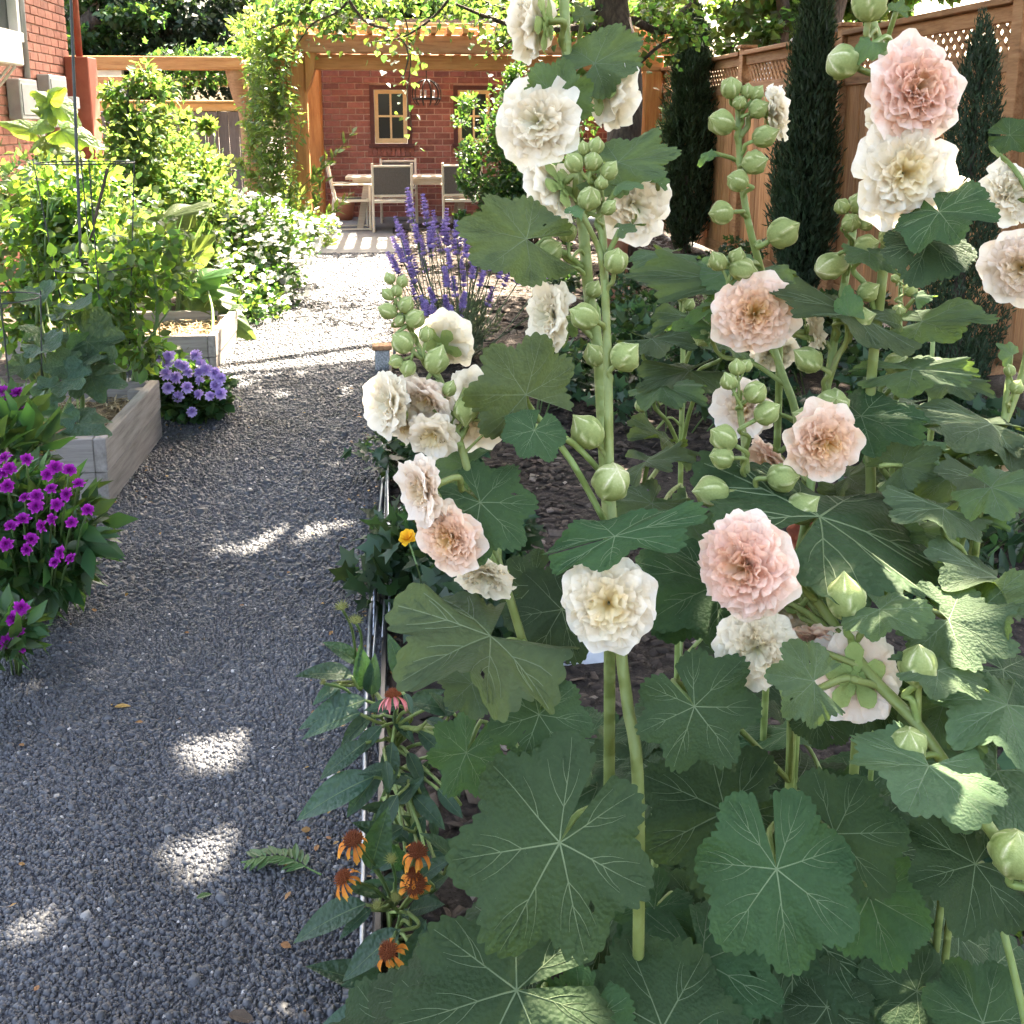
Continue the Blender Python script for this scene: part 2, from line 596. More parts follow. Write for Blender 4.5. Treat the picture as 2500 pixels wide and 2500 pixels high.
# ------------------------------------------------------------------ ground
def sheet(name, x0, x1, y0, y1, z, mat, nx=2, ny=2, amp=0.0):
    xs, ys = np.linspace(x0, x1, nx), np.linspace(y0, y1, ny)
    X, Y = np.meshgrid(xs, ys)
    Z = np.full_like(X, z) + amp * (np.sin(X * 5.1 + Y * 2.3) + np.sin(X * 2.2 - Y * 3.7 + 1.3)) * .5
    V = np.stack([X.ravel(), Y.ravel(), Z.ravel()], 1)
    i = np.arange(nx * ny).reshape(ny, nx)
    F = np.stack([i[:-1, :-1].ravel(), i[:-1, 1:].ravel(), i[1:, 1:].ravel(), i[1:, :-1].ravel()], 1)
    return tag(obj(name, mesh(name, V, F, mat, smooth=True)), kind='structure')


sheet('ground', -60, 60, -30, 120, -.02, M['soil'])
sheet('gravel_path', -1.75, -.08, -1.5, 12.4, 0, M['gravel'], 12, 90, .006)
sheet('planting_bed', -.08, 6.0, -1.5, 16.5, .004, M['mulch'], 30, 80, .02)
sheet('left_bed', -3.6, -1.75, -1.5, 14, -.004, M['soil'], 10, 40, .01)
sheet('patio', -4.8, 4.5, 12.4, 17.3, .006, M['pave'])

# loose stones: angular crushed gravel, finest near the camera
T_ROCK_F = np.array([(4, 5, 6, 7), (0, 1, 5, 4), (1, 2, 6, 5), (2, 3, 7, 6), (3, 0, 4, 7)])


def rocks(n, x0, x1, y0, y1, s, mat, name, flat=.6, z=0.0, long=1.0, keep=None, sv=.35):
    P = np.stack([RNG.uniform(x0, x1, n), RNG.uniform(y0, y1, n), np.full(n, z)], 1)
    if keep is not None:
        P = P[keep(P)]
        n = len(P)
    c = np.array([(-1, -1, -1), (1, -1, -1), (1, 1, -1), (-1, 1, -1), (-1, -1, 1), (1, -1, 1), (1, 1, 1), (-1, 1, 1)], float)
    V = c[None] * RNG.uniform(.55, 1.0, (n, 8, 3))
    V[:, 4:, :2] *= .62
    sz = s * np.exp(RNG.normal(0, sv, n))
    V *= (sz[:, None, None] * .5) * np.array([long, 1, flat])
    a, t = RNG.uniform(0, 2 * np.pi, n), RNG.normal(0, .35, n)
    ca, sa, ct, st = np.cos(a), np.sin(a), np.cos(t), np.sin(t)
    y1_, z1_ = V[..., 1] * ct[:, None] - V[..., 2] * st[:, None], V[..., 1] * st[:, None] + V[..., 2] * ct[:, None]
    x2, y2 = V[..., 0] * ca[:, None] - y1_ * sa[:, None], V[..., 0] * sa[:, None] + y1_ * ca[:, None]
    P[:, 2] += .003 * (np.sin(P[:, 0] * 5.1 + P[:, 1] * 2.3) + np.sin(P[:, 0] * 2.2 - P[:, 1] * 3.7 + 1.3)) + RNG.uniform(0, s * .25, n)
    W = np.stack([x2, y2, z1_], 2) + P[:, None, :]
    F = (T_ROCK_F[None] + (np.arange(n) * 8)[:, None, None]).reshape(-1, 4)
    return W.reshape(-1, 3), F


def rockobj(name, chunks, mat, label, cat):
    V, F, o = [], [], 0
    for v, f in chunks:
        V.append(v)
        F.append(f + o)
        o += len(v)
    return tag(obj(name, mesh(name, np.concatenate(V), np.concatenate(F), mat)), label, cat, kind='stuff')


pk = lambda P: P[:, 0] > -1.75 + .1 * np.sin(P[:, 1] * 3)
rockobj('gravel', [rocks(76000, -1.35, -.06, 1.25, 3.2, .0068, None, '', z=.002, sv=.42),
                   rocks(34000, -1.6, -.06, 3.2, 5.6, .0108, None, '', z=.002, keep=pk, sv=.42),
                   rocks(17000, -1.7, -.06, 5.6, 8.6, .0145, None, '', z=.002, keep=pk),
                   rocks(7000, -1.7, -.06, 8.6, 12.4, .02, None, '', z=.002),
                   rocks(110, -1.5, -.1, 1.3, 5.5, .018, None, '', z=.006)],
        M['stone'], 'loose dark grey crushed gravel covering the garden path', 'gravel')
rockobj('bark_mulch', [rocks(9000, -.05, 2.2, 1.2, 6.5, .022, None, '', flat=.22, z=.01, long=2.0),
                       rocks(11000, .0, 3.5, 6.5, 15, .035, None, '', flat=.22, z=.01, long=2.0)],
        M['chip'], 'dark brown bark mulch under the planting bed right of the path', 'mulch')

# ------------------------------------------------------------------ brick walls
def brickwall(parent, org, ax, nrm, L, H, bl, bh, mo, mat, holes, named):
    """org: corner, ax: along, nrm: outward; holes in (s, z); named(s, z) ranks the bricks built singly"""
    org, ax, nrm = Vector(org), Vector(ax), Vector(nrm)
    th = .05
    Rm = Matrix((ax, -nrm, (0, 0, 1))).transposed().to_4x4()

    def brick_mesh(l):
        return bevbox((0, 0, 0), (l, th, bh - mo), .004)
    items = []
    for r in range(int(H / bh)):
        z = r * bh
        s = -bl * .5 * (r % 2)
        while s < L:
            a, b_ = max(s, 0), min(s + bl - mo, L)
            s += bl
            segs = [(a, b_)]
            for (h0, h1, z0, z1) in holes:
                if z + bh - mo > z0 + .004 and z < z1 - .004:
                    ns = []
                    for (p, q) in segs:
                        if q <= h0 or p >= h1:
                            ns.append((p, q))
                        else:
                            if p < h0:
                                ns.append((p, h0))
                            if q > h1:
                                ns.append((h1, q))
                    segs = ns
            for (p, q) in segs:
                if q - p > .02:
                    items.append((p, q, z))
    items.sort(key=lambda t: named((t[0] + t[1]) / 2, t[2]))
    cache, rest = {}, MB()
    for i, (p, q, z) in enumerate(items):
        pr = random.uniform(0, .004)
        wp = org + ax * p + Vector((0, 0, z)) + nrm * (pr)
        Mx = Matrix.Translation(wp) @ Rm
        key = round(q - p, 2)
        V, F = bevbox((0, 0, 0), (q - p, th, bh - mo), .004)
        if i < 300:
            if key not in cache:
                cache[key] = mesh('brick', V, F, mat)
            obj('brick', cache[key], parent, Mx)
        else:
            rest.add([Mx @ Vector(v) for v in V], F)
    if rest.V:
        tag(rest.build('brickwork', mat, parent), kind='stuff')


def mortar(parent, rects, org, ax, nrm):
    org, ax, nrm = Vector(org), Vector(ax), Vector(nrm)
    mb = MB()
    for (s0, s1, z0, z1) in rects:
        P = []
        for dn in (-.012, -.2):
            for (s, z) in ((s0, z0), (s1, z0), (s1, z1), (s0, z1)):
                P.append(org + ax * s + Vector((0, 0, z)) + nrm * dn)
        mb.add(P, [(0, 1, 2, 3), (7, 6, 5, 4), (0, 4, 5, 1), (1, 5, 6, 2), (2, 6, 7, 3), (3, 7, 4, 0)])
    mb.build('mortar', M['mortar'], parent)


# far garage wall (faces the camera)
GY = 17.2
gx0, gx1, gH = -1.75, 4.2, 3.02
garage = empty('brick_garage', (gx0, GY, 0), 'red brick garage wall with cream windows behind the pergola', 'building')


def win_s(xa, ya, xb, yb):
    a, b_ = PYW(xa, ya, GY), PYW(xb, yb, GY)
    return (a.x - gx0, b_.x - gx0, b_.z, a.z)


h1 = win_s(697, 161, 777, 272)
h2 = (h1[0] + 1.33, h1[1] + 1.33, h1[2], h1[3])
holes = [h1, h2]
brickwall(garage, (gx0, GY, 0), (1, 0, 0), (0, -1, 0), gx1 - gx0, gH, .25, .0965, .016, M['brick'], holes,
          lambda s, z: abs(s - 1.05) + .55 * abs(z - 1.5))
mortar(garage, [(0, h1[0], 0, gH), (h1[0], h1[1], 0, h1[2]), (h1[0], h1[1], h1[3], gH), (h1[1], h2[0], 0, gH), (h2[0], h2[1], 0, h2[2]), (h2[0], h2[1], h2[3], gH), (h2[1], gx1 - gx0, 0, gH)],
       (gx0, GY, 0), (1, 0, 0), (0, -1, 0))
MB().box((gx0 - .12, GY - .16, gH), (gx1, GY + 6, gH + .07)).build('roof', M['roof'], garage)
for (s0, s1, z0, z1) in holes:
    x0, x1 = gx0 + s0, gx0 + s1
    y = GY + .03
    wo = MB()
    t = .065
    wo.box((x0 - .005, GY - .03, z0 - .01), (x0 + t, y + .1, z1 + .005))
    wo.box((x1 - t, GY - .03, z0 - .01), (x1 + .005, y + .1, z1 + .005))
    wo.box((x0 + t, GY - .028, z1 - t), (x1 - t, y + .1, z1 + .003))
    wo.box((x0 - .03, GY - .06, z0 - .05), (x1 + .03, y + .1, z0 + .01))
    win = wo.build('window', M['maroon'], garage)
    a0, a1, c0, c1 = x0 + t + .004, x1 - t - .004, z0 + .014, z1 - t - .004
    f = .06
    fr = MB()
    fr.box((a0, y - .02, c0), (a0 + f, y + .04, c1))
    fr.box((a1 - f, y - .02, c0), (a1, y + .04, c1))
    fr.box((a0 + f, y - .018, c0), (a1 - f, y + .04, c0 + f * 1.3))
    fr.box((a0 + f, y - .018, c1 - f), (a1 - f, y + .04, c1))
    xm, zm = (a0 + a1) / 2, (c0 + f * 1.3 + c1 - f) / 2
    fr.box((xm - .016, y - .012, c0 + f * 1.3), (xm + .016, y + .035, c1 - f))
    fr.box((a0 + f, y - .010, zm - .016), (xm - .016, y + .035, zm + .016))
    fr.box((xm + .016, y - .010, zm - .016), (a1 - f, y + .035, zm + .016))
    fr.build('window_frame', M['cream'], win)
    for (p, q) in ((a0 + f, xm - .016), (xm + .016, a1 - f)):
        for (r, s) in ((c0 + f * 1.3, zm - .016), (zm + .016, c1 - f)):
            MB().box((p, y + .015, r), (q, y + .022, s)).build('pane', M['glass'], win)
    # soldier course under the sill
    k = int((x1 - x0 + .1) / .075)
    for i in range(k):
        xx = x0 - .05 + i * .075
        MB().add(*bevbox((xx, GY - .022, z0 - .19), (xx + .063, GY - .001, z0 - .055), .003)).build('sill_brick', M['brick'], win)

# left house wall (runs along the bed, faces +X)
LX = -3.3
ly0, ly1, lH = 7.6, 11.45, 3.5
house = empty('brick_house', (LX, ly0, 0), 'red brick house wall with grey meter boxes at the left edge', 'building')
wz0 = PXU(20, 66, LX).z
wy1 = PXU(34, 40, LX).y
brickwall(house, (LX, ly0, 0), (0, 1, 0), (1, 0, 0), ly1 - ly0, lH, .215, .0825, .011, M['brickleft'], [(0, wy1 - ly0, wz0, lH)],
          lambda s, z: abs(s - 2.2) * .5 + abs(z - 1.75))
mortar(house, [(0, wy1 - ly0, 0, wz0), (wy1 - ly0, ly1 - ly0, 0, lH)], (LX, ly0, 0), (0, 1, 0), (1, 0, 0))
wn_ = MB()
wn_.box((LX - .1, wy1 - .07, wz0), (LX + .02, wy1, lH))
wn_.box((LX - .1, ly0, wz0 - .05), (LX + .06, wy1 - .072, wz0 + .03))
win = wn_.build('window', M['whitepaint'], house)
MB().box((LX - .09, ly0, wz0 + .03), (LX - .06, wy1 - .07, lH)).build('pane', M['glass'], win)
# white boxed unit below the window, on slanting brackets
p = PXU(41, 66, LX + .32)
q = PXU(41, 124, LX + .32)
ac = MB().box((LX + .005, p.y - 1.3, q.z), (LX + .32, p.y, p.z - .02), 0, .012).build('window_unit', M['whitepaint'])
WM[ac.name] = Matrix.Identity(4)
tag(ac, 'white boxy unit jutting out below the house window', 'window unit')
for k in (0, .12):
    MB().tube([(LX + .28, p.y - .1 - k, q.z - .005), (LX + .02, p.y - .1 - k, q.z - .3)], .012, 6).build('bracket', M['whitepaint'], ac)


def wallbox(x0, y0, x1, y1, dep, name, label, mat):
    a, b_ = PXU(x0, y0, LX + dep), PXU(x1, y1, LX + dep)
    o = MB().box((LX + .006, a.y, b_.z), (LX + dep, b_.y, a.z), 0, .008).build(name, mat)
    return tag(o, label, 'meter box'), a, b_


o, a, b_ = wallbox(36, 148, 76, 226, .12, 'meter_box', 'smaller grey electrical box on the brick wall nearest the window', M['box'])
MB().box((LX + .12, a.y + .03, b_.z + .04), (LX + .128, b_.y - .03, a.z - .04), 0, .002).build('cover', M['box'], o)
MB().box((LX + .128, a.y + .3, a.z - .17), (LX + .131, a.y + .4, a.z - .11)).build('rating_plate', M['iron'], o)
o, a, b_ = wallbox(92, 140, 133, 240, .12, 'meter_box', 'larger grey electrical box on the brick wall by the corner', M['box'])
MB().box((LX + .12, a.y + .03, b_.z + .04), (LX + .128, b_.y - .03, a.z - .04), 0, .002).build('cover', M['box'], o)
o, a, b_ = wallbox(139, 182, 152, 206, .14, 'electricity_meter', 'small pale round-cornered meter beside the grey boxes', M['whitepaint'])
c = PXU(41, 0, LX + .03)
d_ = PXU(52, 148, LX + .03)
tag(MB().tube([(LX + .03, c.y, 3.45), (LX + .03, d_.y, d_.z)], .028, 8).build('conduit_pipe', M['box'], smooth=True), 'grey conduit rising from the smaller meter box past the window', 'pipe')
# red boxed chase at the house corner, downpipe above it
a, b_ = PXU(137, 113, LX + .02), PXU(150, 240, LX + .02)
tag(MB().box((LX + .006, ly1 - .2, .1), (LX + .24, ly1 + .12, a.z + .02), 0, .01).build('utility_chase', M['redmetal']), 'red painted boxed chase at the corner of the brick house', 'cabinet')
tag(MB().tube([(LX + .12, ly1 - .05, a.z + .02), (LX + .12, ly1 - .05, 3.1), (LX + .06, ly1 - .05, 3.5)], .035, 8).build('downpipe', M['redmetal'], smooth=True), 'red downpipe above the boxed chase at the house corner', 'pipe')
tag(MB().tube([PXU(78, 232, LX + .03), PXU(83, 270, LX + .03), PXU(80, 330, LX + .03)], .02, 7).build('conduit_pipe', M['whitepaint'], smooth=True), 'pale conduit running down the bricks below the larger meter box', 'pipe')

# ------------------------------------------------------------------ pergola over the patio
PY = 14.1
perg = empty('pergola', (-1.26, PY, 0), 'orange stained timber pergola in front of the brick garage', 'pergola')
zt, zm, zb = 2.60, 2.37, 2.17
pw = .13
MB().box((-1.26 - pw, PY - pw, 0), (-1.26 + pw, PY + pw, zt), 0, .03).build('post', M['orangepost'], perg)
for sx in (-1, 1):              # shaped capital blocks each side of the post
    pr = []
    for k in range(9):
        t = k / 8
        pr.append((pw + .001 + .15 * math.sin(t * math.pi / 2) ** .8, zb - .28 + .6 * t))
    V, F = [], []
    for (ox, oz) in pr:
        for (xx, yy) in ((pw * .98, -pw - .02), (ox, -pw - .02), (ox, pw + .02), (pw * .98, pw + .02)):
            V.append((-1.26 + sx * xx, PY + yy, oz))
    for k in range(8):
        for j in range(4):
            F.append((k * 4 + j, k * 4 + (j + 1) % 4, k * 4 + 4 + (j + 1) % 4, k * 4 + 4 + j))
    F += [(0, 1, 2, 3), (32, 35, 34, 33)]
    MB().add(V, F).build('corbel', M['orangepost'], perg)
MB().box((-1.26 - pw, PY + 2.7 - pw, 0), (-1.26 + pw, PY + 2.7 + pw, zt - .02), 0, .03).build('post', M['orangepost'], perg)
MB().box((3.4 - pw, PY - pw, 0), (3.4 + pw, PY + pw, zb), 0, .03).build('post', M['orangepost'], perg)
MB().box((-1.26 + pw + .01, PY - .07, zb), (3.55, PY + .07, zm - .003), 0, .012).build('beam', M['orangewood'], perg)
MB().box((-1.6, PY - .2, zm), (3.7, PY - .06, zt), 0, .012).build('header', M['browntimber'], perg)
MB().box((-1.6, PY + 2.7 - .07, zm), (3.7, PY + 2.7 + .07, zt - .02), 0, .012).build('header', M['browntimber'], perg)
MB().box((-1.26 - .06, PY + pw + .002, zm + .01), (-1.26 + .06, PY + 2.7 - pw - .002, zt - .04), 0, .012).build('side_beam', M['orangewood'], perg)
rme = MB().box((-.033, 0, 0), (.033, 3.35, .085), 0, .004).mesh('rafter', M['orangewood'])
for i in range(26):
    obj('rafter', rme, perg, Matrix.Translation((-1.5 + i * .2, PY - .42, zt + .002)))
sme = MB().box((0, -.03, 0), (5.2, .03, .04), 0, .003).mesh('slat', M['tanwood'])
for i in range(8):
    obj('slat', sme, perg, Matrix.Translation((-1.6, PY - .35 + i * .42, zt + .089)))
# arbour over the gate, left of the patio
arb = empty('gate_arbour', (-4.2, 15.2, 0), 'orange timber arbour beam over the grey gate, ivy on top', 'arbour')
AY = 14.7
a, b_ = PYW(160, 93, AY), PYW(437, 110, AY)
zt2, zb2 = b_.z + .02, PYW(437, 136, AY).z + .02
MB().box((a.x - .9, AY - .07, zb2), (b_.x + .14, AY + .07, zt2), 0, .012).build('beam', M['orangewood'], arb)
MB().box((a.x - .9, AY + .9, zb2 - .18), (b_.x + .4, AY + 1.02, zb2 - .04), 0, .012).build('rear_beam', M['browntimber'], arb)
px = PYW(452, 200, AY + .1).x
MB().tube(spline([(px - .02, AY + .1, zt2 - .05), (px + .02, AY + .1, 1.9), (px + .1, AY + .1, 1.5), (px + .12, AY + .1, 0)], 5), [.16, .155, .15, .14, .13, .125, .12, .115, .11, .11, .11, .11, .11, .11, .11, .11], 10).build('post', M['browntimber'], arb, smooth=True)
MB().box((-5.3, AY + .9, 0), (-5.15, AY + 1.04, zb2 - .18), 0, .01).build('post', M['browntimber'], arb)
# grey plank fence and gate behind it
gf = empty('plank_fence', (-4.5, 16.1, 0), 'grey plank fence with a tan capped top behind the arbour', 'fence')
zt3 = PYW(400, 211, 16.1).z
bm = MB().box((0, 0, 0), (.145, .022, zt3), 0, .003).mesh('plank', M['greypaint'])
for i in range(24):
    if not (14 <= i <= 19):
        obj('plank', bm, gf, Matrix.Translation((-5.6 + i * .15, 16.1, 0)))
MB().box((-5.6, 16.14, zt3 + .01), (-2.0, 16.24, zt3 + .13), 0, .01).build('rail', M['tanwood'], gf)
MB().box((-5.62, 16.1, zt3 + .132), (-1.98, 16.28, zt3 + .165), 0, .008).build('cap', M['tanwood'], gf)
gate = empty('garden_gate', (-3.45, 16.05, 0), 'closed dark grey plank gate under the arbour', 'gate')
for i in range(6):
    obj('plank', bm, gate, Matrix.Translation((-5.6 + (14 + i) * .15, 16.07, 0)))
gx = -5.6 + 14 * .15
MB().box((gx, 16.03, .85), (gx + .89, 16.066, .95), 0, .004).build('rail', M['greypaint'], gate)
MB().box((gx, 16.03, 1.5), (gx + .89, 16.066, 1.58), 0, .004).build('rail', M['greypaint'], gate)
MB().tube([(gx + .1, 16.045, .97), (gx + .8, 16.045, 1.48)], .022, 4).build('brace', M['greypaint'], gate)
# pale shed beyond
sh = empty('shed', (-5.8, 19, 0), 'grey shingled shed wall beyond the plank fence', 'shed')
for i in range(14):
    MB().box((-8, 18.9 - .01 * (i % 2), i * .17), (-4.6, 19.05, i * .17 + .165), 0, .004).build('siding_board', M['siding'], sh)
MB().box((-8.2, 18.7, 2.39), (-4.4, 20.5, 2.46)).build('roof', M['roof'], sh)

# lantern hanging in the pergola
c = PYW(805, 178, 15.0)
lan = empty('lantern', c, 'dark iron globe lantern with candle tubes hanging in the pergola', 'lantern')
R_ = .2
mb = MB()
for k in range(5):
    an = math.pi * k / 5
    mb.tube([c + Vector((math.cos(an) * math.sin(t) * R_, math.sin(an) * math.sin(t) * R_, math.cos(t) * R_)) for t in np.linspace(-2.4, 2.4, 17)], .008, 5)
mb.build('cage', M['iron'], lan, smooth=True)
MB().tube([c + Vector((math.cos(t) * R_ * .95, math.sin(t) * R_ * .95, -.06)) for t in np.linspace(0, 2 * math.pi, 19)], .012, 5, cap=False).build('ring', M['iron'], lan, smooth=True)
MB().tube([c + Vector((0, 0, R_)), (c.x, c.y, zt + .01)], .009, 6).build('chain', M['iron'], lan)
MB().tube([(c.x, c.y, zb + .21), (c.x, c.y, zb + .17)], .07, 12).build('canopy', M['iron'], lan)
for k in range(3):
    an = 2 * math.pi * k / 3 + .3
    MB().tube([c + Vector((math.cos(an) * .1, math.sin(an) * .1, -.05)), c + Vector((math.cos(an) * .1, math.sin(an) * .1, .06))], .02, 7).build('candle_tube', M['bulb'], lan, smooth=True)
tag(MB().tube(spline([(-1.2 + i * .45, PY - .18, zt + .1 - (.035 if i % 2 else 0)) for i in range(12)], 5), .008, 5).build('string_light_cable', M['whitepaint'], smooth=True),
    'pale cable looped along the rafter ends of the pergola', 'cable')

# ------------------------------------------------------------------ table and chairs
tb = empty('patio_table', GR(760, 420), 'long weathered wooden patio table with slanted end legs', 'table')
ty0, ty1, tz = 15.15, 16.0, .75
tx0 = PYW(651, 330, ty0).x
tx1 = tx0 + 2.0
for i in range(6):
    y0 = ty0 + i * (ty1 - ty0) / 6
    MB().box((tx0, y0, tz - .04), (tx1, y0 + (ty1 - ty0) / 6 - .008, tz), 0, .004).build('plank', M['tablewood'], tb)
MB().box((tx0 + .1, ty0 + .06, tz - .12), (tx1 - .1, ty1 - .06, tz - .042)).build('apron', M['tablewood'], tb)
for xs in (tx0 + .3, tx1 - .3):
    for (ya, yb) in ((ty0 + .1, ty0 - .02), (ty1 - .1, ty1 + .02)):
        mb = MB()
        mb.add([(xs - .05, ya - .03, tz - .12), (xs + .05, ya - .03, tz - .12), (xs + .05, ya + .03, tz - .12), (xs - .05, ya + .03, tz - .12),
                (xs - .16, yb - .03, .006), (xs - .07, yb - .03, .006), (xs - .07, yb + .03, .006), (xs - .16, yb + .03, .006)],
               [(0, 1, 2, 3), (7, 6, 5, 4), (0, 4, 5, 1), (1, 5, 6, 2), (2, 6, 7, 3), (3, 7, 4, 0)])
        mb.build('leg', M['tablewood'], tb)


def chair(loc, rz, label):
    """arm chair, seat opening towards local +Y"""
    Mx = Matrix.Translation(Vector(loc)) @ Matrix.Rotation(rz, 4, 'Z')
    r = bpy.data.objects.new('patio_chair', None)
    put(r, Mx)
    tag(r, label, 'chair', 'patio chairs round the table')
    T = lambda pts: [Mx @ Vector(q) for q in pts]
    W, q = .27, .016

    def part(name, fn, mat):
        mb = MB()
        fn(mb)
        mb.V = [tuple(Mx @ Vector(v)) for v in mb.V]
        mb.build(name, mat, r)
    for s in (-1, 1):
        part('leg', lambda b: b.box((s * W - q, .22, 0), (s * W + q, .252, .63), 0, .005), M['chairframe'])
        part('leg', lambda b: b.tube([(s * W, -.3, 0), (s * W, -.24, .44), (s * W, -.34, .95)], .019, 6), M['chairframe'])
        part('armrest', lambda b: b.box((s * W - .03, -.27, .632), (s * W + .03, .27, .655), 0, .006), M['chairframe'])
        part('sled_rail', lambda b: b.box((s * W - .01, -.29, .01), (s * W + .01, .22, .03)), M['chairframe'])
    part('seat_frame', lambda b: b.box((-W + q, .2, .4), (W - q, .235, .44)).box((-W + q, -.25, .4), (W - q, -.22, .44)).box((-W - .012, -.22, .402), (-W + .012, .2, .438)).box((W - .012, -.22, .402), (W + .012, .2, .438)), M['chairframe'])
    part('seat', lambda b: b.box((-W + .02, -.22, .425), (W - .02, .2, .433)), M['sling'])
    part('back_frame', lambda b: b.tube([(-W, -.335, .91), (W, -.335, .91)], .018, 6).tube([(-W, -.258, .5), (W, -.258, .5)], .018, 6), M['chairframe'])
    part('backrest', lambda b: b.add([(-W + .02, -.26, .52), (W - .02, -.26, .52), (W - .02, -.334, .9), (-W + .02, -.334, .9), (-W + .02, -.266, .52), (W - .02, -.266, .52), (W - .02, -.34, .9), (-W + .02, -.34, .9)],
                                     [(0, 1, 2, 3), (7, 6, 5, 4), (0, 4, 5, 1), (2, 6, 7, 3)]), M['sling'])
    return r


g = GR(664, 436)
chair((g.x, g.y + .28, .006), math.radians(-84), 'cream framed patio chair at the left end of the table, seen from its side')
g = GR(741, 437)
chair((g.x, g.y + .18, .006), math.radians(2), 'cream framed patio chair with its dark sling back turned to the path')
chair((g.x + .1, ty1 + .32, .006), math.radians(180), 'cream framed patio chair on the far side of the table, only its top showing')
chair((g.x + 1.0, g.y + .24, .006), math.radians(-3), 'cream framed patio chair at the right part of the table behind the shrub')
pt = MB()
gp = GR(625, 428)
prof = [(.02, 0), (.14, 0), (.17, .1), (.19, .25), (.18, .36), (.2, .4), (.17, .41), (.15, .34), (.0, .33)]
V, F = [], []
for (r0, z0) in prof:
    for k in range(16):
        V.append((gp.x + .12 + math.cos(k * math.pi / 8) * r0, gp.y + 1.1 + math.sin(k * math.pi / 8) * r0, z0 + .006))
for i in range(len(prof) - 1):
    for k in range(16):
        F.append((i * 16 + k, i * 16 + (k + 1) % 16, i * 16 + 16 + (k + 1) % 16, i * 16 + 16 + k))
tag(MB().add(V, F).build('plant_pot', M['terracotta'], smooth=True), 'dark brown plant pot on the patio by the brick wall', 'pot')

# ------------------------------------------------------------------ fence on the right
FX = 3.59
fence = empty('cedar_fence', (FX, 8, 0), 'tall cedar board fence topped with diagonal lattice', 'fence')
posts = [3.4, 5.85, 8.3, 10.75, 13.2, 15.65, 18.1]
pm = MB().box((-.07, -.055, 0), (.055, .055, 2.24), 0, .006).mesh('post', M['cedardark'])
pc = MB().box((-.095, -.08, 2.242), (.08, .08, 2.275), 0, .006).mesh('post_cap', M['cedardark'])
for y in posts:
    o = obj('post', pm, fence, Matrix.Translation((FX, y, 0)))
    obj('post_cap', pc, o, Matrix.Translation((FX, y, 0)))
L = 2.45 - .115
rails = {'bottom_rail': ((-.03, 0, .08), (.03, L, .2)), 'middle_rail': ((-.035, 0, 1.79), (.035, L, 1.9)), 'top_rail': ((-.03, 0, 2.075), (.03, L, 2.17)), 'fence_cap': ((-.085, 0, 2.172), (.06, L, 2.212))}
rm = {k: MB().box(a, b_, 0, .005).mesh(k, M['cedardark']) for k, (a, b_) in rails.items()}
bw = L / 17
bms = [MB().box((-.012 - .004 * k, .003, .2), (.012 - .004 * k, bw - .003, 1.795), 0, .003).mesh('board', M['cedar']) for k in range(3)]
lm = []
for sg in (1, -1):
    mb = MB()
    x0 = -.012 if sg > 0 else .0
    h = .185
    mb.add([(x0, -.5 * h * sg - .022, 1.895), (x0, -.5 * h * sg + .022, 1.895), (x0, .5 * h * sg + .022, 2.08), (x0, .5 * h * sg - .022, 2.08),
            (x0 + .01, -.5 * h * sg - .022, 1.895), (x0 + .01, -.5 * h * sg + .022, 1.895), (x0 + .01, .5 * h * sg + .022, 2.08), (x0 + .01, .5 * h * sg - .022, 2.08)],
           [(0, 1, 2, 3), (7, 6, 5, 4), (0, 4, 5, 1), (1, 5, 6, 2), (2, 6, 7, 3), (3, 7, 4, 0)])
    lm.append(mb.mesh('lattice_slat', M['cedardark']))
nl = 0
for i in range(len(posts) - 1):
    y = posts[i] + .0575
    for k in rm:
        obj(k, rm[k], fence, Matrix.Translation((FX, y, 0)))
    for j in range(17):
        obj('board', random.choice(bms), fence, Matrix.Translation((FX, y + j * bw, 0)))
    if 0 < i < 5:
        for me in lm:
            for j in range(23):
                yy = y + .1 + j * .0975
                if yy < y + L - .08:
                    obj('lattice_slat', me, fence, Matrix.Translation((FX, yy, 0)))

# neighbour's slatted porch beyond the fence
nb = empty('neighbour_house', (9, 22, 0), 'pale clapboard neighbour house glimpsed through the trees beyond the fence', 'house')
c = U(1510, 25, 21)
for i in range(16):
    MB().box((c.x - .9, c.y - .01, c.z - 1.5 + i * .16), (c.x + .9, c.y + .1, c.z - 1.5 + i * .16 + .12), 0, .004).build('siding_board', M['whitepaint'], nb)
MB().box((c.x - .9, c.y + .105, 0), (c.x + .9, c.y + .5, c.z + 1.1)).build('wall', M['siding'], nb)

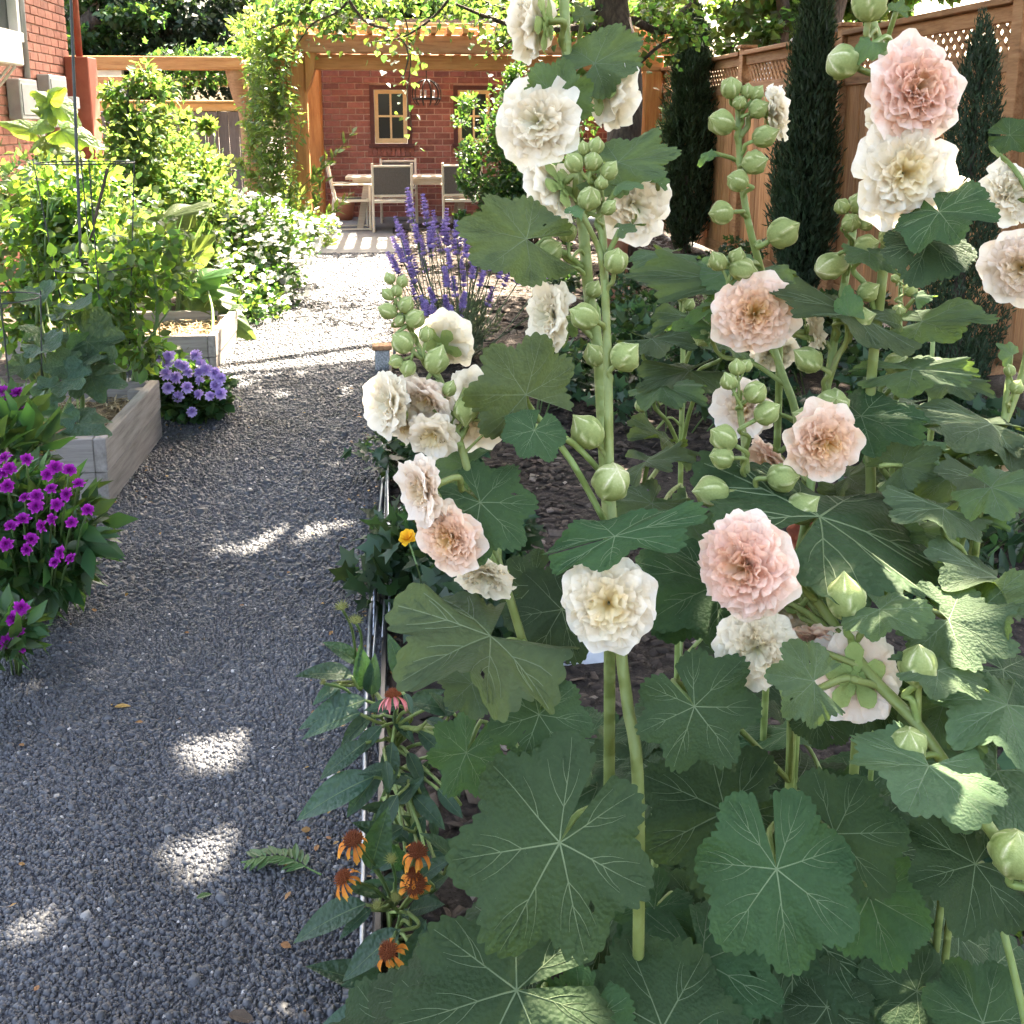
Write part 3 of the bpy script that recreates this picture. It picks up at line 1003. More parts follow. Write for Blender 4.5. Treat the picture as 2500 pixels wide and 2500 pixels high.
# ------------------------------------------------------------------ raised beds
def bed(u1, y0, y1, h, label, wid=1.25, sink=0.0):
    g_ = empty('raised_bed', (u1, y0, 0), label, 'raised bed', 'wooden raised beds along the path')
    t = .045
    hb = h / 2 if not sink else .14
    for r in range(2):
        z0, z1 = (r * hb + (.0 if r == 0 else .002)) - sink, (r + 1) * hb - sink
        e = .003 * r
        MB().box((u1 - t, y0 - e, z0), (u1 + e, y1 + e, z1), 0, .004).build('board', M['greywood'], g_)
        MB().box((u1 - wid, y0 - e, z0), (u1 - wid + t, y1 + e, z1), 0, .004).build('board', M['greywood'], g_)
        MB().box((u1 - wid + t + .002, y0 - e, z0), (u1 - t - .002, y0 + t, z1), 0, .004).build('board', M['greywood2'], g_)
        MB().box((u1 - wid + t + .002, y1 - t, z0), (u1 - t - .002, y1 + e, z1), 0, .004).build('board', M['greywood2'], g_)
    top = 2 * hb - sink
    for (cx, cy_) in ((u1 - t - .04, y0 + t + .04), (u1 - t - .04, y1 - t - .04)):
        MB().box((cx - .035, cy_ - .035, 0), (cx + .035, cy_ + .035, top - .02), 0, .004).build('corner_block', M['greywood2'], g_)
    MB().box((u1 - wid + t, y0 + t, .0), (u1 - t, y1 - t, top - .09)).build('soil', M['strawbase'], g_)
    n_ = 2200
    P = np.stack([RNG.uniform(u1 - wid + .08, u1 - t - .02, n_), RNG.uniform(y0 + .06, y1 - .06, n_), top - .09 + RNG.uniform(.002, .03, n_)], 1)
    v, f, r_ = cloud(T_NEED, P, rdir(n_, 0, 1) * np.array([1, 1, .2]), np.array([(0, 0, 1.)] * n_) + RNG.normal(0, .3, (n_, 3)), RNG.uniform(.05, .12, n_), .3)
    tag(obj('straw', mesh('straw', v, f, M['straw']), g_), kind='stuff')
    return g_


M['greywood2'] = surf('greywood2', [(.15, .13, .115), (.23, .205, .185), (.29, .265, .24)], 5, .85, .25, 8, (.8, 9, 9), .12, bdist=.004)
bed(-1.17, 4.1, 5.06, .285, 'weathered grey timber raised bed nearest the camera, squash growing in it')
bed(-1.145, 6.5, 7.42, .215, 'weathered grey timber raised bed holding leeks, second from the camera', 1.25, .065)
bed(-1.08, 10.1, 11.1, .25, 'sunlit raised bed corner beside the white flowers, farthest from the camera', 1.25)

# ------------------------------------------------------------------ bird bath
bb = GR(1160, 560)
bath = empty('bird_bath', bb, 'grey granite bird bath bowl on a brown pedestal behind the hollyhock stems', 'bird bath')


def lathe(c, prof, n=20):
    V, F = [], []
    for (r0, z0) in prof:
        for k in range(n):
            a = 2 * math.pi * k / n
            V.append((c.x + math.cos(a) * r0, c.y + math.sin(a) * r0, c.z + z0))
    for i in range(len(prof) - 1):
        for k in range(n):
            F.append((i * n + k, i * n + (k + 1) % n, i * n + n + (k + 1) % n, i * n + n + k))
    return V, F


MB().add(*lathe(bb, [(.02, .58), (.1, .58), (.22, .62), (.3, .68), (.32, .7), (.3, .71), (.22, .67), (0.001, .64)])).build('bowl', M['granite'], bath, smooth=True)
MB().add(*lathe(bb, [(.001, 0), (.2, 0), (.19, .06), (.12, .1), (.1, .3), (.11, .5), (.14, .575), (.001, .58)])).build('pedestal', M['terracotta'], bath, smooth=True)
# flat flagstones showing between the hollyhock leaves
for k, (x, y, s) in enumerate(((1100, 1500, .16), (1065, 1230, .13), (1230, 1560, .12))):
    c = GR(x, y)
    c = U(x, y, 1.75)
    c = Vector((c.x, c.y, 0)) if c.z < .3 else GR(x, y)
    V, F = [], []
    nn = 9
    rr = [s * random.uniform(.75, 1.15) for _ in range(nn)]
    for z in (.0, .035):
        for j in range(nn):
            a = 2 * math.pi * j / nn
            V.append((c.x + rr[j] * math.cos(a), c.y + rr[j] * math.sin(a) * .8, z))
    F = [tuple(range(nn, 2 * nn)), tuple(reversed(range(nn)))] + [(j, (j + 1) % nn, nn + (j + 1) % nn, nn + j) for j in range(nn)]
    tag(MB().add(V, F).build('flagstone', M['slate']), ('pale flagstone lying between the lowest big hollyhock leaves', 'pale flagstone glimpsed left of the thick hollyhock stem', 'pale flagstone lying under the right leaves at the foot of the thick stem')[k], 'stone')

# ------------------------------------------------------------------ wire border and path light at the path edge
wb = empty('wire_border', (-.09, 3.2, 0), 'low border of thin steel wires and black edging along the right path edge', 'border')
for k in range(5):
    pts = []
    for y in (np.linspace(1.5, 6.4, 22) if k == 0 else np.linspace(2.55 + .1 * k, 4.9, 12)):
        pts.append((-.1 + .012 * k + .012 * math.sin(y * 1.7 + k), y, .012 + .028 * k + .012 * math.sin(y * 2.3 + k * 1.3)))
    MB().tube(spline(pts, 2), .0035 if k else .008, 5).build('wire', M['steel'], wb, smooth=True)
for (yy, sgn) in ((3.35, 1), (4.75, 1)):
    for k in range(7):
        o_ = .02 * k
        MB().tube(spline([(-.1, yy - .5 + o_, .03 + .012 * k), (-.085 + .004 * k, yy + o_ * .5, .06 + .012 * k), (.02, yy + .22 + o_ * .6, .09 + .008 * k), (.3, yy + .36 + o_, .08)], 5), .003, 4).build('wire', M['steel'], wb, smooth=True)
MB().box((-.075, 1.4, 0), (-.06, 6.5, .05), 0, .002).build('edging_strip', M['blackplastic'], wb)
MB().box((-.06, 3.72, .04), (.35, 3.74, .07), 0, .003).build('cross_bar', M['steel'], wb)
pl = GR(722, 697)
lamp = empty('path_light', pl, 'small square metal post light at the right edge of the path', 'light')
MB().box((pl.x - .045, pl.y - .045, 0), (pl.x + .045, pl.y + .045, .13), 0, .005).build('body', M['granite'], lamp)
MB().box((pl.x - .06, pl.y - .06, .132), (pl.x + .06, pl.y + .06, .16), 0, .006).build('cap', M['cedardark'], lamp)
MB().tube([(pl.x + .075, pl.y, 0), (pl.x + .075, pl.y, .15)], .009, 6).build('stake', M['steel'], lamp)

# ------------------------------------------------------------------ hollyhock parts
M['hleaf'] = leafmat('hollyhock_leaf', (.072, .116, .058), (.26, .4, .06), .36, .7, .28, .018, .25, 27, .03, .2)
M['hleafd'] = leafmat('hollyhock_leaf_old_shade', (.034, .07, .028), (.13, .24, .03), .27, .7, .28, .018, .25, 27, .03, .2)  # older leaves' deeper green, with the deep shade low down put into the colour
M['hleafy'] = leafmat('hollyhock_leaf_young', (.085, .15, .065), (.25, .42, .06), .35, .65, .2, .015, .25, 24, .03, .25)
M['hvein'] = leafmat('leaf_vein', (.15, .21, .095), (.26, .36, .09), .2, .6, .1, .01)
M['hstem'] = leafmat('hollyhock_stem', (.22, .29, .085), (.34, .42, .1), .12, .5, .12, .015, .3, 40)
M['hbud'] = petalmat('hollyhock_bud', [(0, (.13, .18, .05)), (.5, (.28, .34, .12)), (.8, (.42, .46, .22)), (1, (.65, .63, .42))], .25, .1)
M['calyx'] = petalmat('calyx', [(0, (.2, .28, .08)), (1, (.28, .36, .12))], .3)
M['p_white'] = petalmat('petal_white', [(0, (.8, .76, .44)), (.2, (.84, .8, .62)), (.5, (.89, .81, .64)), (1, (.9, .86, .75))])
M['p_cream'] = petalmat('petal_cream', [(0, (.84, .64, .22)), (.2, (.86, .75, .45)), (.55, (.88, .79, .6)), (1, (.88, .84, .75))])
M['p_peach'] = petalmat('petal_peach', [(0, (.84, .58, .14)), (.22, (.88, .64, .3)), (.5, (.9, .66, .47)), (.8, (.9, .71, .57)), (1, (.9, .79, .69))])
M['p_pink'] = petalmat('petal_pink', [(0, (.82, .5, .18)), (.22, (.87, .6, .38)), (.5, (.9, .62, .48)), (.8, (.9, .69, .58)), (1, (.9, .8, .71))])
M['p_blush'] = petalmat('petal_blush', [(0, (.75, .55, .2)), (.25, (.81, .67, .44)), (.6, (.88, .75, .62)), (1, (.88, .83, .75))])
M['p_salmon'] = petalmat('petal_salmon', [(0, (.4, .12, .06)), (.4, (.62, .2, .13)), (1, (.72, .33, .25))])


def leaf_mesh(seed, depth, cren=.02, ruf=.05, cup=.12, mats=None, vein=True, phm=158, tipL=.0, nth=26):
    rs = random.Random(seed)
    na, nr = 241, 11
    phmax = math.radians(phm)
    ph = np.linspace(-phmax, phmax, na)
    step = math.radians(50)
    sk = rs.uniform(-.06, .06)
    ph1, ph2, ph3 = (rs.uniform(0, 6.28) for _ in range(3))

    def R(p):
        a = np.abs(p)
        k = a / step
        lob = ((1 - np.cos(2 * np.pi * k)) / 2) ** 1.5   # 0 on a lobe, 1 between lobes
        r = (1 - .2 * (a / np.pi) ** 1.4) * (1 - depth * lob * (1 - .35 * a / np.pi)) + sk * np.sin(p)
        r = r + tipL * np.exp(-(p / .35) ** 2)
        r = r * (1 + .03 * np.sin(3 * p + ph1))
        return r

    def Z(p, t):
        rr = t * R(p)
        z = -cup * rr ** 2 + ruf * rr ** 1.5 * np.sin(3.6 * p + ph2) + ruf * .7 * t ** 3 * np.sin(7.3 * p + ph3)
        k = np.abs(p) / step
        z = z + .035 * t * (1 - np.cos(2 * np.pi * k)) / 2   # blade rises between the main veins
        return z
    cr = 1 + cren * (np.abs(np.sin(ph * nth)) - .5) * (1 + .5 * np.sin(ph * 7 + ph1))
    V, G = [(0, 0, 0)], [0]
    for j in range(1, nr + 1):
        t = j / nr
        rr = R(ph) * t * (1 + (cr - 1) * (t ** 6))
        X, Y = rr * np.sin(ph), rr * np.cos(ph)
        z = Z(ph, t)
        V += list(zip(X, Y, z))
        G += [t] * na
    F = []
    for i in range(na - 1):
        F.append((0, 1 + i + 1, 1 + i))
    for j in range(nr - 1):
        o = 1 + j * na
        for i in range(na - 1):
            F.append((o + i, o + i + 1, o + na + i + 1, o + na + i))
    holes = set()
    for _ in range(rs.randint(0, 3)):
        j0, i0 = rs.randint(4, nr - 3), rs.randint(10, na - 12)
        for di in range(rs.randint(1, 3)):
            holes.add((na - 1) + j0 * (na - 1) + i0 + di)
    F = [f for i, f in enumerate(F) if i not in holes]
    mb = MB()
    mb.add(V, F, 0)
    if vein:
        def strip(pts, w0, w1, mi=1):
            n_ = len(pts)
            for sgn in (1, -1):
                VV, FF = [], []
                for i, (x, y) in enumerate(pts):
                    dx, dy = (pts[min(i + 1, n_ - 1)][0] - pts[max(i - 1, 0)][0], pts[min(i + 1, n_ - 1)][1] - pts[max(i - 1, 0)][1])
                    q = math.hypot(dx, dy) or 1
                    w_ = w0 + (w1 - w0) * i / (n_ - 1)
                    nx, ny = -dy / q * w_, dx / q * w_
                    for (sx, hh) in ((1, .0015), (0, .0075 if sgn > 0 else .013), (-1, .0015)):
                        xx, yy = x + nx * sx, y + ny * sx
                        p_ = math.atan2(xx, yy)
                        t_ = min(1, math.hypot(xx, yy) / float(R(np.array([p_]))[0]))
                        VV.append((xx, yy, float(Z(np.array([p_]), np.array([t_]))[0]) + sgn * hh))
                for i in range(n_ - 1):
                    FF += [(i * 3, i * 3 + 1, i * 3 + 4, i * 3 + 3), (i * 3 + 1, i * 3 + 2, i * 3 + 5, i * 3 + 4)]
                mb.add(VV, FF, mi)
        for k in (0, 1, -1, 2, -2, 3, -3):
            a0 = k * step
            if abs(a0) > phmax:
                continue
            Rk = float(R(np.array([a0]))[0])
            bend = rs.uniform(-.06, .06)
            m_ = 8
            pts = []
            for i in range(m_ + 1):
                t = i / m_ * .95
                a = a0 + bend * math.sin(t * 2.5)
                pts.append((t * Rk * math.sin(a), t * Rk * math.cos(a)))
            strip(pts, .009 * (1 - .1 * abs(k)), .002)
            for q, tt in enumerate((.34, .5, .66, .8)):
                for s in (1, -1):
                    if rs.random() < .12:
                        continue
                    t0 = tt + rs.uniform(-.05, .05)
                    a = a0 + bend * math.sin(t0 * 2.5)
                    x, y = t0 * Rk * math.sin(a), t0 * Rk * math.cos(a)
                    da = a + s * rs.uniform(.55, .75)
                    ln = Rk * (.98 - t0) * rs.uniform(.5, .8)
                    pp = []
                    for i in range(4):
                        u_ = i / 3 * ln
                        b_ = da - s * .25 * i / 3
                        pp.append((x + u_ * math.sin(b_), y + u_ * math.cos(b_)))
                    ok = []
                    for (x_, y_) in pp:
                        p_ = math.atan2(x_, y_)
                        if abs(p_) < phmax and math.hypot(x_, y_) < .96 * float(R(np.array([p_]))[0]):
                            ok.append((x_, y_))
                        else:
                            break
                    if len(ok) > 1:
                        strip(ok, .0042, .0014, 0 if q > 1 else 1)
    me = mb.mesh('leaf', mats or [M['hleaf'], M['hvein']], smooth=True)
    return me


LEAF = {}
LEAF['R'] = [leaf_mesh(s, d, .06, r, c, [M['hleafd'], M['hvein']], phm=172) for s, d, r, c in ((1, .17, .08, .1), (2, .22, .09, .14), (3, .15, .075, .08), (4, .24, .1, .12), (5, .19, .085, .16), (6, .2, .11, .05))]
LEAF['L'] = [leaf_mesh(s, d, .07, r, c, nth=22, phm=ph) for s, d, r, c, ph in ((11, .17, .09, .1, 155), (12, .23, .1, .15, 150), (13, .14, .08, .18, 155), (14, .2, .12, .1, 145))]
LEAF['Y'] = [leaf_mesh(s, d, .05, r, c, [M['hleafy'], M['hvein']], True, ph, .25, 16) for s, d, r, c, ph in ((21, .2, .08, .2, 115), (22, .28, .1, .25, 110), (23, .15, .12, .3, 100))]
leafn = [0]


def petal(mb, L, W, az, elev, curl, r0, z0, ruf, ph, f0, f1, nS=6, nT=7, notch=.06, mi=0):
    V, G, F = [], [], []
    ca, sa = math.cos(az), math.sin(az)
    rho, z = r0, z0
    prev = 0
    for i in range(nS + 1):
        s = i / nS
        for j in range(nT):
            t = -1 + 2 * j / (nT - 1)
            se = s * (1 - .25 * t * t) * (1 + notch * math.sin(5 * t + ph * 3) * s)
            e0 = elev - curl * se * .5
            e1 = elev - curl * se
            r_ = r0 + L * se * math.cos(e0)
            z_ = z0 + L * se * math.sin(e0)
            hw = W * (.16 + .84 * math.sin(min(1, se) * 1.75))
            nn = ruf * s * s * (math.sin(4.3 * t + ph) + .6 * math.sin(9.5 * t + 1.7 * ph)) + .12 * t * t * hw
            r_ += -math.sin(e1) * nn
            z_ += math.cos(e1) * nn
            y_ = t * hw
            V.append((r_ * ca - y_ * sa, r_ * sa + y_ * ca, z_))
            G.append(f0 + (f1 - f0) * se)
    for i in range(nS):
        for j in range(nT - 1):
            a = i * nT + j
            F.append((a, a + 1, a + nT + 1, a + nT))
    mb.add(V, F, mi, G)


def flower_meshes(seed, mat, n=58, R_in=.66, dome=1.0, npet=6, droop=.0):
    rs = random.Random(seed)
    mb = MB()
    for i in range(n):
        f = (i + .5) / n
        az = i * 2.39996 + rs.uniform(-.25, .25)
        el = math.radians(87 - 76 * f ** .8 + rs.uniform(-6, 6))
        Lp = R_in * (.6 + .36 * f) * rs.uniform(.93, 1.06)
        petal(mb, Lp, .19 + .14 * f + rs.uniform(-.03, .05), az, el * dome, rs.uniform(.2, .8), .03 + .08 * f, .02, .05 + .05 * rs.random(), rs.uniform(0, 6.28), .0 + .25 * f, .35 + .65 * f ** .7 * rs.uniform(.85, 1.1), 6, 8, .05)
    core = mb.mesh('petals', mat, smooth=True, attr=True)
    outs = []
    for k in range(6):
        ob = MB()
        el, cu = (math.radians(rs.uniform(0, 12)), rs.uniform(-.1, .3)) if k < 3 else (math.radians(rs.uniform(42, 52)), rs.uniform(.5, .8))
        petal(ob, rs.uniform(.92, 1.08), .5, 0, el, cu, .02, -.02 - .012 * (k % 3), .065, rs.uniform(0, 6.28), .25, 1.0, 8, 11, .05)
        outs.append(ob.mesh('outer_petal', mat, smooth=True, attr=True))
    return core, outs


FL = {}
for i, (k, dome, n_) in enumerate((('white', .95, 62), ('cream', .92, 64), ('peach', 1, 92), ('pink', 1, 96), ('blush', .95, 70), ('salmon', 1, 70))):
    FL[k] = [flower_meshes(100 + i * 7 + j, M['p_' + k], n_ - 8 * j, .88 - .05 * j, dome, 6) for j in range(3)]

cb = MB()
for k in range(5):
    petal(cb, .62, .2, k * 2 * math.pi / 5, math.radians(-12), -.5, .02, -.1, .01, k, .1, 1, 6, 5, 0)
for k in range(6):
    petal(cb, .34, .1, (k + .5) * math.pi / 3, math.radians(-25), -.6, .02, -.13, .01, k, .0, .6, 5, 5, 0)
V, F = lathe(Vector((0, 0, 0)), [(.001, -.2), (.08, -.19), (.15, -.13), (.13, -.06)], 10)
cb.add(V, F, 0, [.2] * len(V))
CALYX = cb.mesh('calyx', M['calyx'], smooth=True, attr=True)


def bud_mesh(seed, open_=0.0, twist=.6, tipx=.35):
    rs = random.Random(seed)
    na, nh = 30, 14
    V, G, F = [], [], []
    for i in range(nh + 1):
        t = i / nh
        th = math.pi * t
        r = math.sin(th) ** .85 * (1 - .08 * math.cos(th))
        z = -math.cos(th)
        if t > .78:
            z += tipx * ((t - .78) / .22) ** 2
            r *= 1 - .25 * (t - .78) / .22
        for k in range(na):
            a = 2 * math.pi * k / na
            q = (5 * (a + twist * t) / (2 * math.pi)) % 1
            rib = .13 * q - .05 + .07 * math.exp(-((q - .95) / .06) ** 2)
            rr = r * (1 + rib * math.sin(th) ** .5)
            V.append((rr * math.cos(a), rr * math.sin(a), z + 1))
            G.append(min(1, .3 + .25 * t + .45 * (q > .85) - .3 * math.exp(-(q / .1) ** 2) + open_ * max(0, t - .65) * 2.2))
    for i in range(nh):
        for k in range(na):
            F.append((i * na + k, i * na + (k + 1) % na, i * na + na + (k + 1) % na, i * na + na + k))
    mb = MB()
    mb.add(V, F, 0, G)
    # little bracts of the outer calyx
    for k in range(5):
        petal(mb, .9, .22, k * 1.2566 + .3, math.radians(20), -1.6, .15, .05, .01, k, .1, .5, 5, 4, 0)
    return mb.mesh('bud', M['hbud'], smooth=True, attr=True)


BUD = [bud_mesh(1, 0, .5), bud_mesh(2, 0, .9, .5), bud_mesh(3, .5, .4, .15), bud_mesh(4, .2, .7, .25)]


def frame(z, roll=0.0):
    q = Vector(z).normalized().to_track_quat('Z', 'Y')
    return q.to_matrix().to_4x4() @ Matrix.Rotation(roll, 4, 'Z')


class Plant:
    def __init__(s, label, pts, r0, r1, group='hollyhocks in the foreground', base=True, cat='hollyhock', foot=None):
        P = [U(x, y, d) for (x, y, d) in pts]
        if base:
            b0 = P[-1]
            ft = Vector(foot) if foot else Vector((b0.x + .02, b0.y + .04, 0))
            P = P + [b0.lerp(ft, .5) + Vector((.0, -.01, 0)), ft]
        s.path = spline(P, 6)
        n_ = len(s.path)
        s.root = empty('hollyhock', P[-1], label, cat, group)
        r0, r1 = r0 * .7, r1 * .66
        s.rad = [r0 + (r1 - r0) * min(1, (i / n_) * 1.6) for i in range(n_)]
        MB().tube(s.path, s.rad, 10).build('stem', M['hstem'], s.root, smooth=True)
        s.d = pts[0][2]

    def near(s, p, drop=0.0):
        q = min(range(len(s.path)), key=lambda i: (s.path[i] - p).length_squared + (0 if s.path[i].z <= p.z + .01 else .01 + (s.path[i].z - p.z) * .05))
        k = q
        while k < len(s.path) - 1 and (s.path[k] - s.path[q]).length < drop:
            k += 1
        return s.path[k]

    def stalk(s, p, pdir, parent, r=.0032, drop=.02, name='stalk'):
        e = s.near(p, drop)
        mid = p + pdir * min(.04, (p - e).length * .4)
        up = e.lerp(p, .35) + Vector((0, 0, .2 * (p - e).length * .3))
        MB().tube(spline([e, up, mid, p], 4), [r * 1.25] * 2 + [r] * 11, 6).build(name, M['hstem'], parent, smooth=True)

    def flower(s, x, y, r, d, dr, kind, roll=None, squash=1.0, var=None, back=False):
        v = random.randrange(3) if var is None else var
        core, outs = FL[kind][v]
        R = (1.14 if r < 72 else 1.07) * r * d / PXM
        z = cdir(*dr)
        c = U(x, y, d) - z * R * .25
        roll = random.uniform(0, 6.28) if roll is None else roll
        Mx = Matrix.Translation(c) @ frame(z, roll) @ Matrix.Diagonal((R * random.uniform(.88, 1.08), R * random.uniform(.9, 1.06), R * squash, 1))
        o = obj('flower', core, s.root, Mx)
        m_ = 8
        for k in range(m_):
            a = 2 * math.pi * k / m_ + random.uniform(-.3, .3)
            obj('outer_petal', outs[k % 3 + (0 if dr[2] > .7 else 3)], o, Mx @ Matrix.Rotation(a, 4, 'Z') @ Matrix.Rotation(random.uniform(-.12, .1), 4, 'Y') @ Matrix.Translation((0, 0, -.012 * (k % 3))))
        obj('calyx', CALYX, o, Mx)
        s.stalk(c - z * R * .2, -z, o, .0035)
        return o

    def bud(s, x, y, r, d, dx=0.0, dy=1.0, dz=.2, kind=None, long=1.0):
        R = r * d / PXM * random.uniform(.82, .94)
        z = cdir(dx + random.uniform(-.12, .12), dy, dz)
        long *= random.uniform(.9, 1.12)
        c = U(x, y, d) - z * R * 1.05
        b_ = BUD[random.randrange(2) if kind is None else kind]
        Mx = Matrix.Translation(c) @ frame(z, random.uniform(0, 6)) @ Matrix.Diagonal((R, R, R * long, 1))
        o = obj('bud', b_, s.root, Mx)
        s.stalk(c + z * R * .1, -z, o, min(.004, R * .2), .012)
        return o

    def leaf(s, ax, ay, tx, ty, d, face=.5, wid=1.0, kind='R', dt=None, pet=None, var=None, flip=1):
        a, t = U(ax, ay, d), U(tx, ty, d if dt is None else dt)
        return s.leaf3(a, t - a, face, wid, kind, pet, var, flip)

    def leaf3(s, a, ax, face=.5, wid=1.0, kind='R', pet=None, var=None, flip=1, stalk=True):
        L = ax.length
        y = ax.normalized()
        want = (CAM - a).normalized() * face + Vector((0, 0, 1)) * (1 - face)
        if flip < 0:
            want = -want
        n_ = (want - y * want.dot(y)).normalized()
        x = y.cross(n_)
        Mx = Matrix((x * L * wid, y * L, n_ * L)).transposed().to_4x4()
        Mx.translation = a
        leafn[0] += 1
        me = LEAF[kind][leafn[0] % len(LEAF[kind]) if var is None else var]
        o = obj('leaf', me, s.root, Mx)
        if stalk:
            if pet is not None:
                e = U(*pet)
            else:
                e = s.near(a - Vector((0, 0, .05)), .03)
            m1 = a - y * min(.03, (a - e).length * .3) - n_ * .035
            MB().tube(spline([e, e.lerp(m1, .5) + Vector((0, 0, .01)), m1, a - n_ * .003], 4), [.0036] * 8 + [.003] * 5, 6).build('leaf_stalk', M['hstem'], o, smooth=True)
        return o

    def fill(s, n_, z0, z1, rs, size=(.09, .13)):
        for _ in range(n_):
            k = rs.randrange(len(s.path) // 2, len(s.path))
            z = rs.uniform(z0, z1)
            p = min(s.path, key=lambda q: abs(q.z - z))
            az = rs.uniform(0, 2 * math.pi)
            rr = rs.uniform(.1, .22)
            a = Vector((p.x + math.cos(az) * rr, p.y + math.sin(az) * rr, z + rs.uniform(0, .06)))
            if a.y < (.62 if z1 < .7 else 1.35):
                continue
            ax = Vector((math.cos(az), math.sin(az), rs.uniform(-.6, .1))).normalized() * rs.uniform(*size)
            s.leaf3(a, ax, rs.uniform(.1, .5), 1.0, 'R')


LB, RB, CB = (-1, .1, .3), (1, .1, .3), (0, -.1, 1)
rs = random.Random(5)
# --- P1 the thick front stem with the big cream bloom
p1 = Plant('tall front hollyhock with one big cream bloom facing the camera low on its thick stem', [(1120, 332, 1.1), (1137, 440, 1.1), (1142, 560, 1.1), (1147, 700, 1.09), (1150, 900, 1.08), (1158, 1020, 1.07), (1172, 1230, 1.05), (1184, 1330, 1.04), (1205, 1525, 1.02)], .0052, .0095)
for b_ in ((1083, 307, 20, -.7, .8), (1118, 304, 20, .1, .9), (1149, 323, 18, .6, .9), (1124, 276, 17, .3, 1), (1102, 281, 13, -.3, 1), (1112, 377, 24, .1, .5, .8), (1147, 393, 16, .5, .4), (1135, 345, 15, 0, .6),
           (1105, 598, 29, -.9, .35), (1180, 672, 31, .6, .7), (1110, 817, 33, -.6, .7), (1162, 493, 27, .2, .9, .5)):
    p1.bud(b_[0], b_[1], b_[2], 1.08, *b_[3:])
p1.bud(1152, 912, 38, 1.06, .2, .6, .6, 2)
p1.flower(1148, 1142, 98, 1.0, (-.12, .06, 1), 'cream', .4, 1.0, 0)
p1.leaf(1160, 1012, 1332, 962, 1.02, .3, .42, 'R', 1.02, (1155, 1040, 1.06), 2)
p1.leaf(1100, 400, 1075, 390, 1.07, .4, .8, 'Y')
p1.leaf(1165, 350, 1205, 342, 1.08, .3, .6, 'Y')
p1.leaf(1168, 430, 1205, 416, 1.08, .3, .6, 'Y')
# --- P2 the taller stem behind it
p2 = Plant('tallest white hollyhock rising out of the top of the picture behind the cream one', [(1062, -60, 1.16), (1068, 80, 1.16), (1078, 200, 1.16), (1090, 330, 1.16), (1102, 450, 1.16), (1112, 560, 1.16), (1128, 660, 1.16), (1136, 780, 1.16), (1142, 900, 1.17), (1150, 1100, 1.18)], .0085, .0105)
p2.flower(1002, 42, 78, 1.14, (-.85, .1, -.35), 'white', 1, .9)
p2.flower(1155, 172, 86, 1.18, (.75, -.05, -.45), 'white', 2, .8)
p2.flower(1008, 228, 84, 1.12, (-.45, -.1, .9), 'white', .3, 1)
p2.flower(1040, 362, 70, 1.15, (-.6, -.35, -.5), 'white', 1.3, .8)
p2.flower(1203, 385, 80, 1.2, (.35, -.25, .85), 'white', 2.2, .9)
p2.flower(980, 490, 52, 1.14, (-.75, -.55, .3), 'cream', 1, .9)
p2.flower(1032, 597, 66, 1.14, (-.75, .05, .45), 'white', 2, .9)
p2.bud(1071, 438, 20, 1.12, 0, 1)
p2.bud(1040, 472, 26, 1.12, .6, .5)
p2.bud(1122, 672, 22, 1.15, -.2, .4)
p2.bud(1120, 545, 18, 1.15, .4, .6)
p2.leaf(1051, 188, 1068, 112, 1.12, .75, 1.0, 'L', 1.1, (1078, 240, 1.16), 0)
p2.leaf(1122, 120, 1215, 60, 1.14, .7, .62, 'L', 1.14, (1085, 150, 1.16), 2)
p2.leaf(1166, 306, 1283, 276, 1.12, .6, .6, 'L', 1.1, (1100, 335, 1.16), 1)
p2.leaf(993, 451, 868, 420, 1.07, .72, .72, 'L', 1.04, (1095, 500, 1.16), 0)
p2.leaf(1100, 30, 1108, 10, 1.14, .6, 1.2, 'L')
p2.leaf(1240, 345, 1252, 325, 1.2, .5, 1.0, 'Y', 1.2, (1190, 420, 1.2))
p2.leaf(992, 745, 925, 655, 1.02, .85, 1.05, 'L', 1.0, (1150, 1000, 1.09), 1)
p2.leaf(1008, 812, 985, 862, 1.0, .8, 1.05, 'R', .98, (1146, 905, 1.1), 2)
p2.leaf(1075, 600, 1055, 640, 1.2, .3, .8, 'Y')
# --- P3 leaning left
p3 = Plant('leaning hollyhock at the path edge with pale buds and cream blooms, farthest left', [(749, 545, 1.12), (777, 626, 1.1), (797, 665, 1.1), (830, 716, 1.08), (853, 786, 1.07), (878, 870, 1.06), (897, 940, 1.06), (940, 1060, 1.07), (985, 1206, 1.08), (1020, 1330, 1.1)], .0035, .0068)
for b_ in ((735, 525, 12, -.4, 1), (759, 531, 12, .4, 1), (749, 548, 12, 0, 1), (733, 556, 13, -.6, .6), (734, 587, 18, -.7, .2), (765, 576, 16, .4, .7), (754, 604, 12, -.2, -.3), (783, 601, 20, .6, .6),
           (759, 646, 24, -.5, .5), (803, 632, 15, .2, 1), (822, 683, 25, .3, .9), (747, 682, 15, -.6, -.2), (770, 695, 18, -.3, -.8), (847, 735, 14, .4, .8), (878, 773, 25, .1, -1), (910, 747, 21, .2, 1), (970, 786, 16, .8, .5)):
    p3.bud(b_[0], b_[1], b_[2], 1.06, b_[3], b_[4])
p3.flower(842, 640, 58, 1.14, (.35, .45, -.6), 'white', 1, .8)
p3.flower(728, 762, 66, 1.06, (-.65, -.05, .55), 'white', 2, .85)
p3.flower(800, 762, 62, 1.07, (-.35, -.45, .5), 'blush', 1.4, .8)
p3.flower(815, 825, 46, 1.05, (-.2, -.5, .6), 'cream', .4, .9)
p3.flower(912, 800, 62, 1.08, (.2, -.5, .5), 'cream', .4, .8)
p3.flower(792, 925, 72, 1.0, (-.75, -.2, .5), 'blush', 1.9, .9)
p3.flower(843, 1018, 66, 1.0, (-.45, -.15, .85), 'peach', .9, .95, 1)
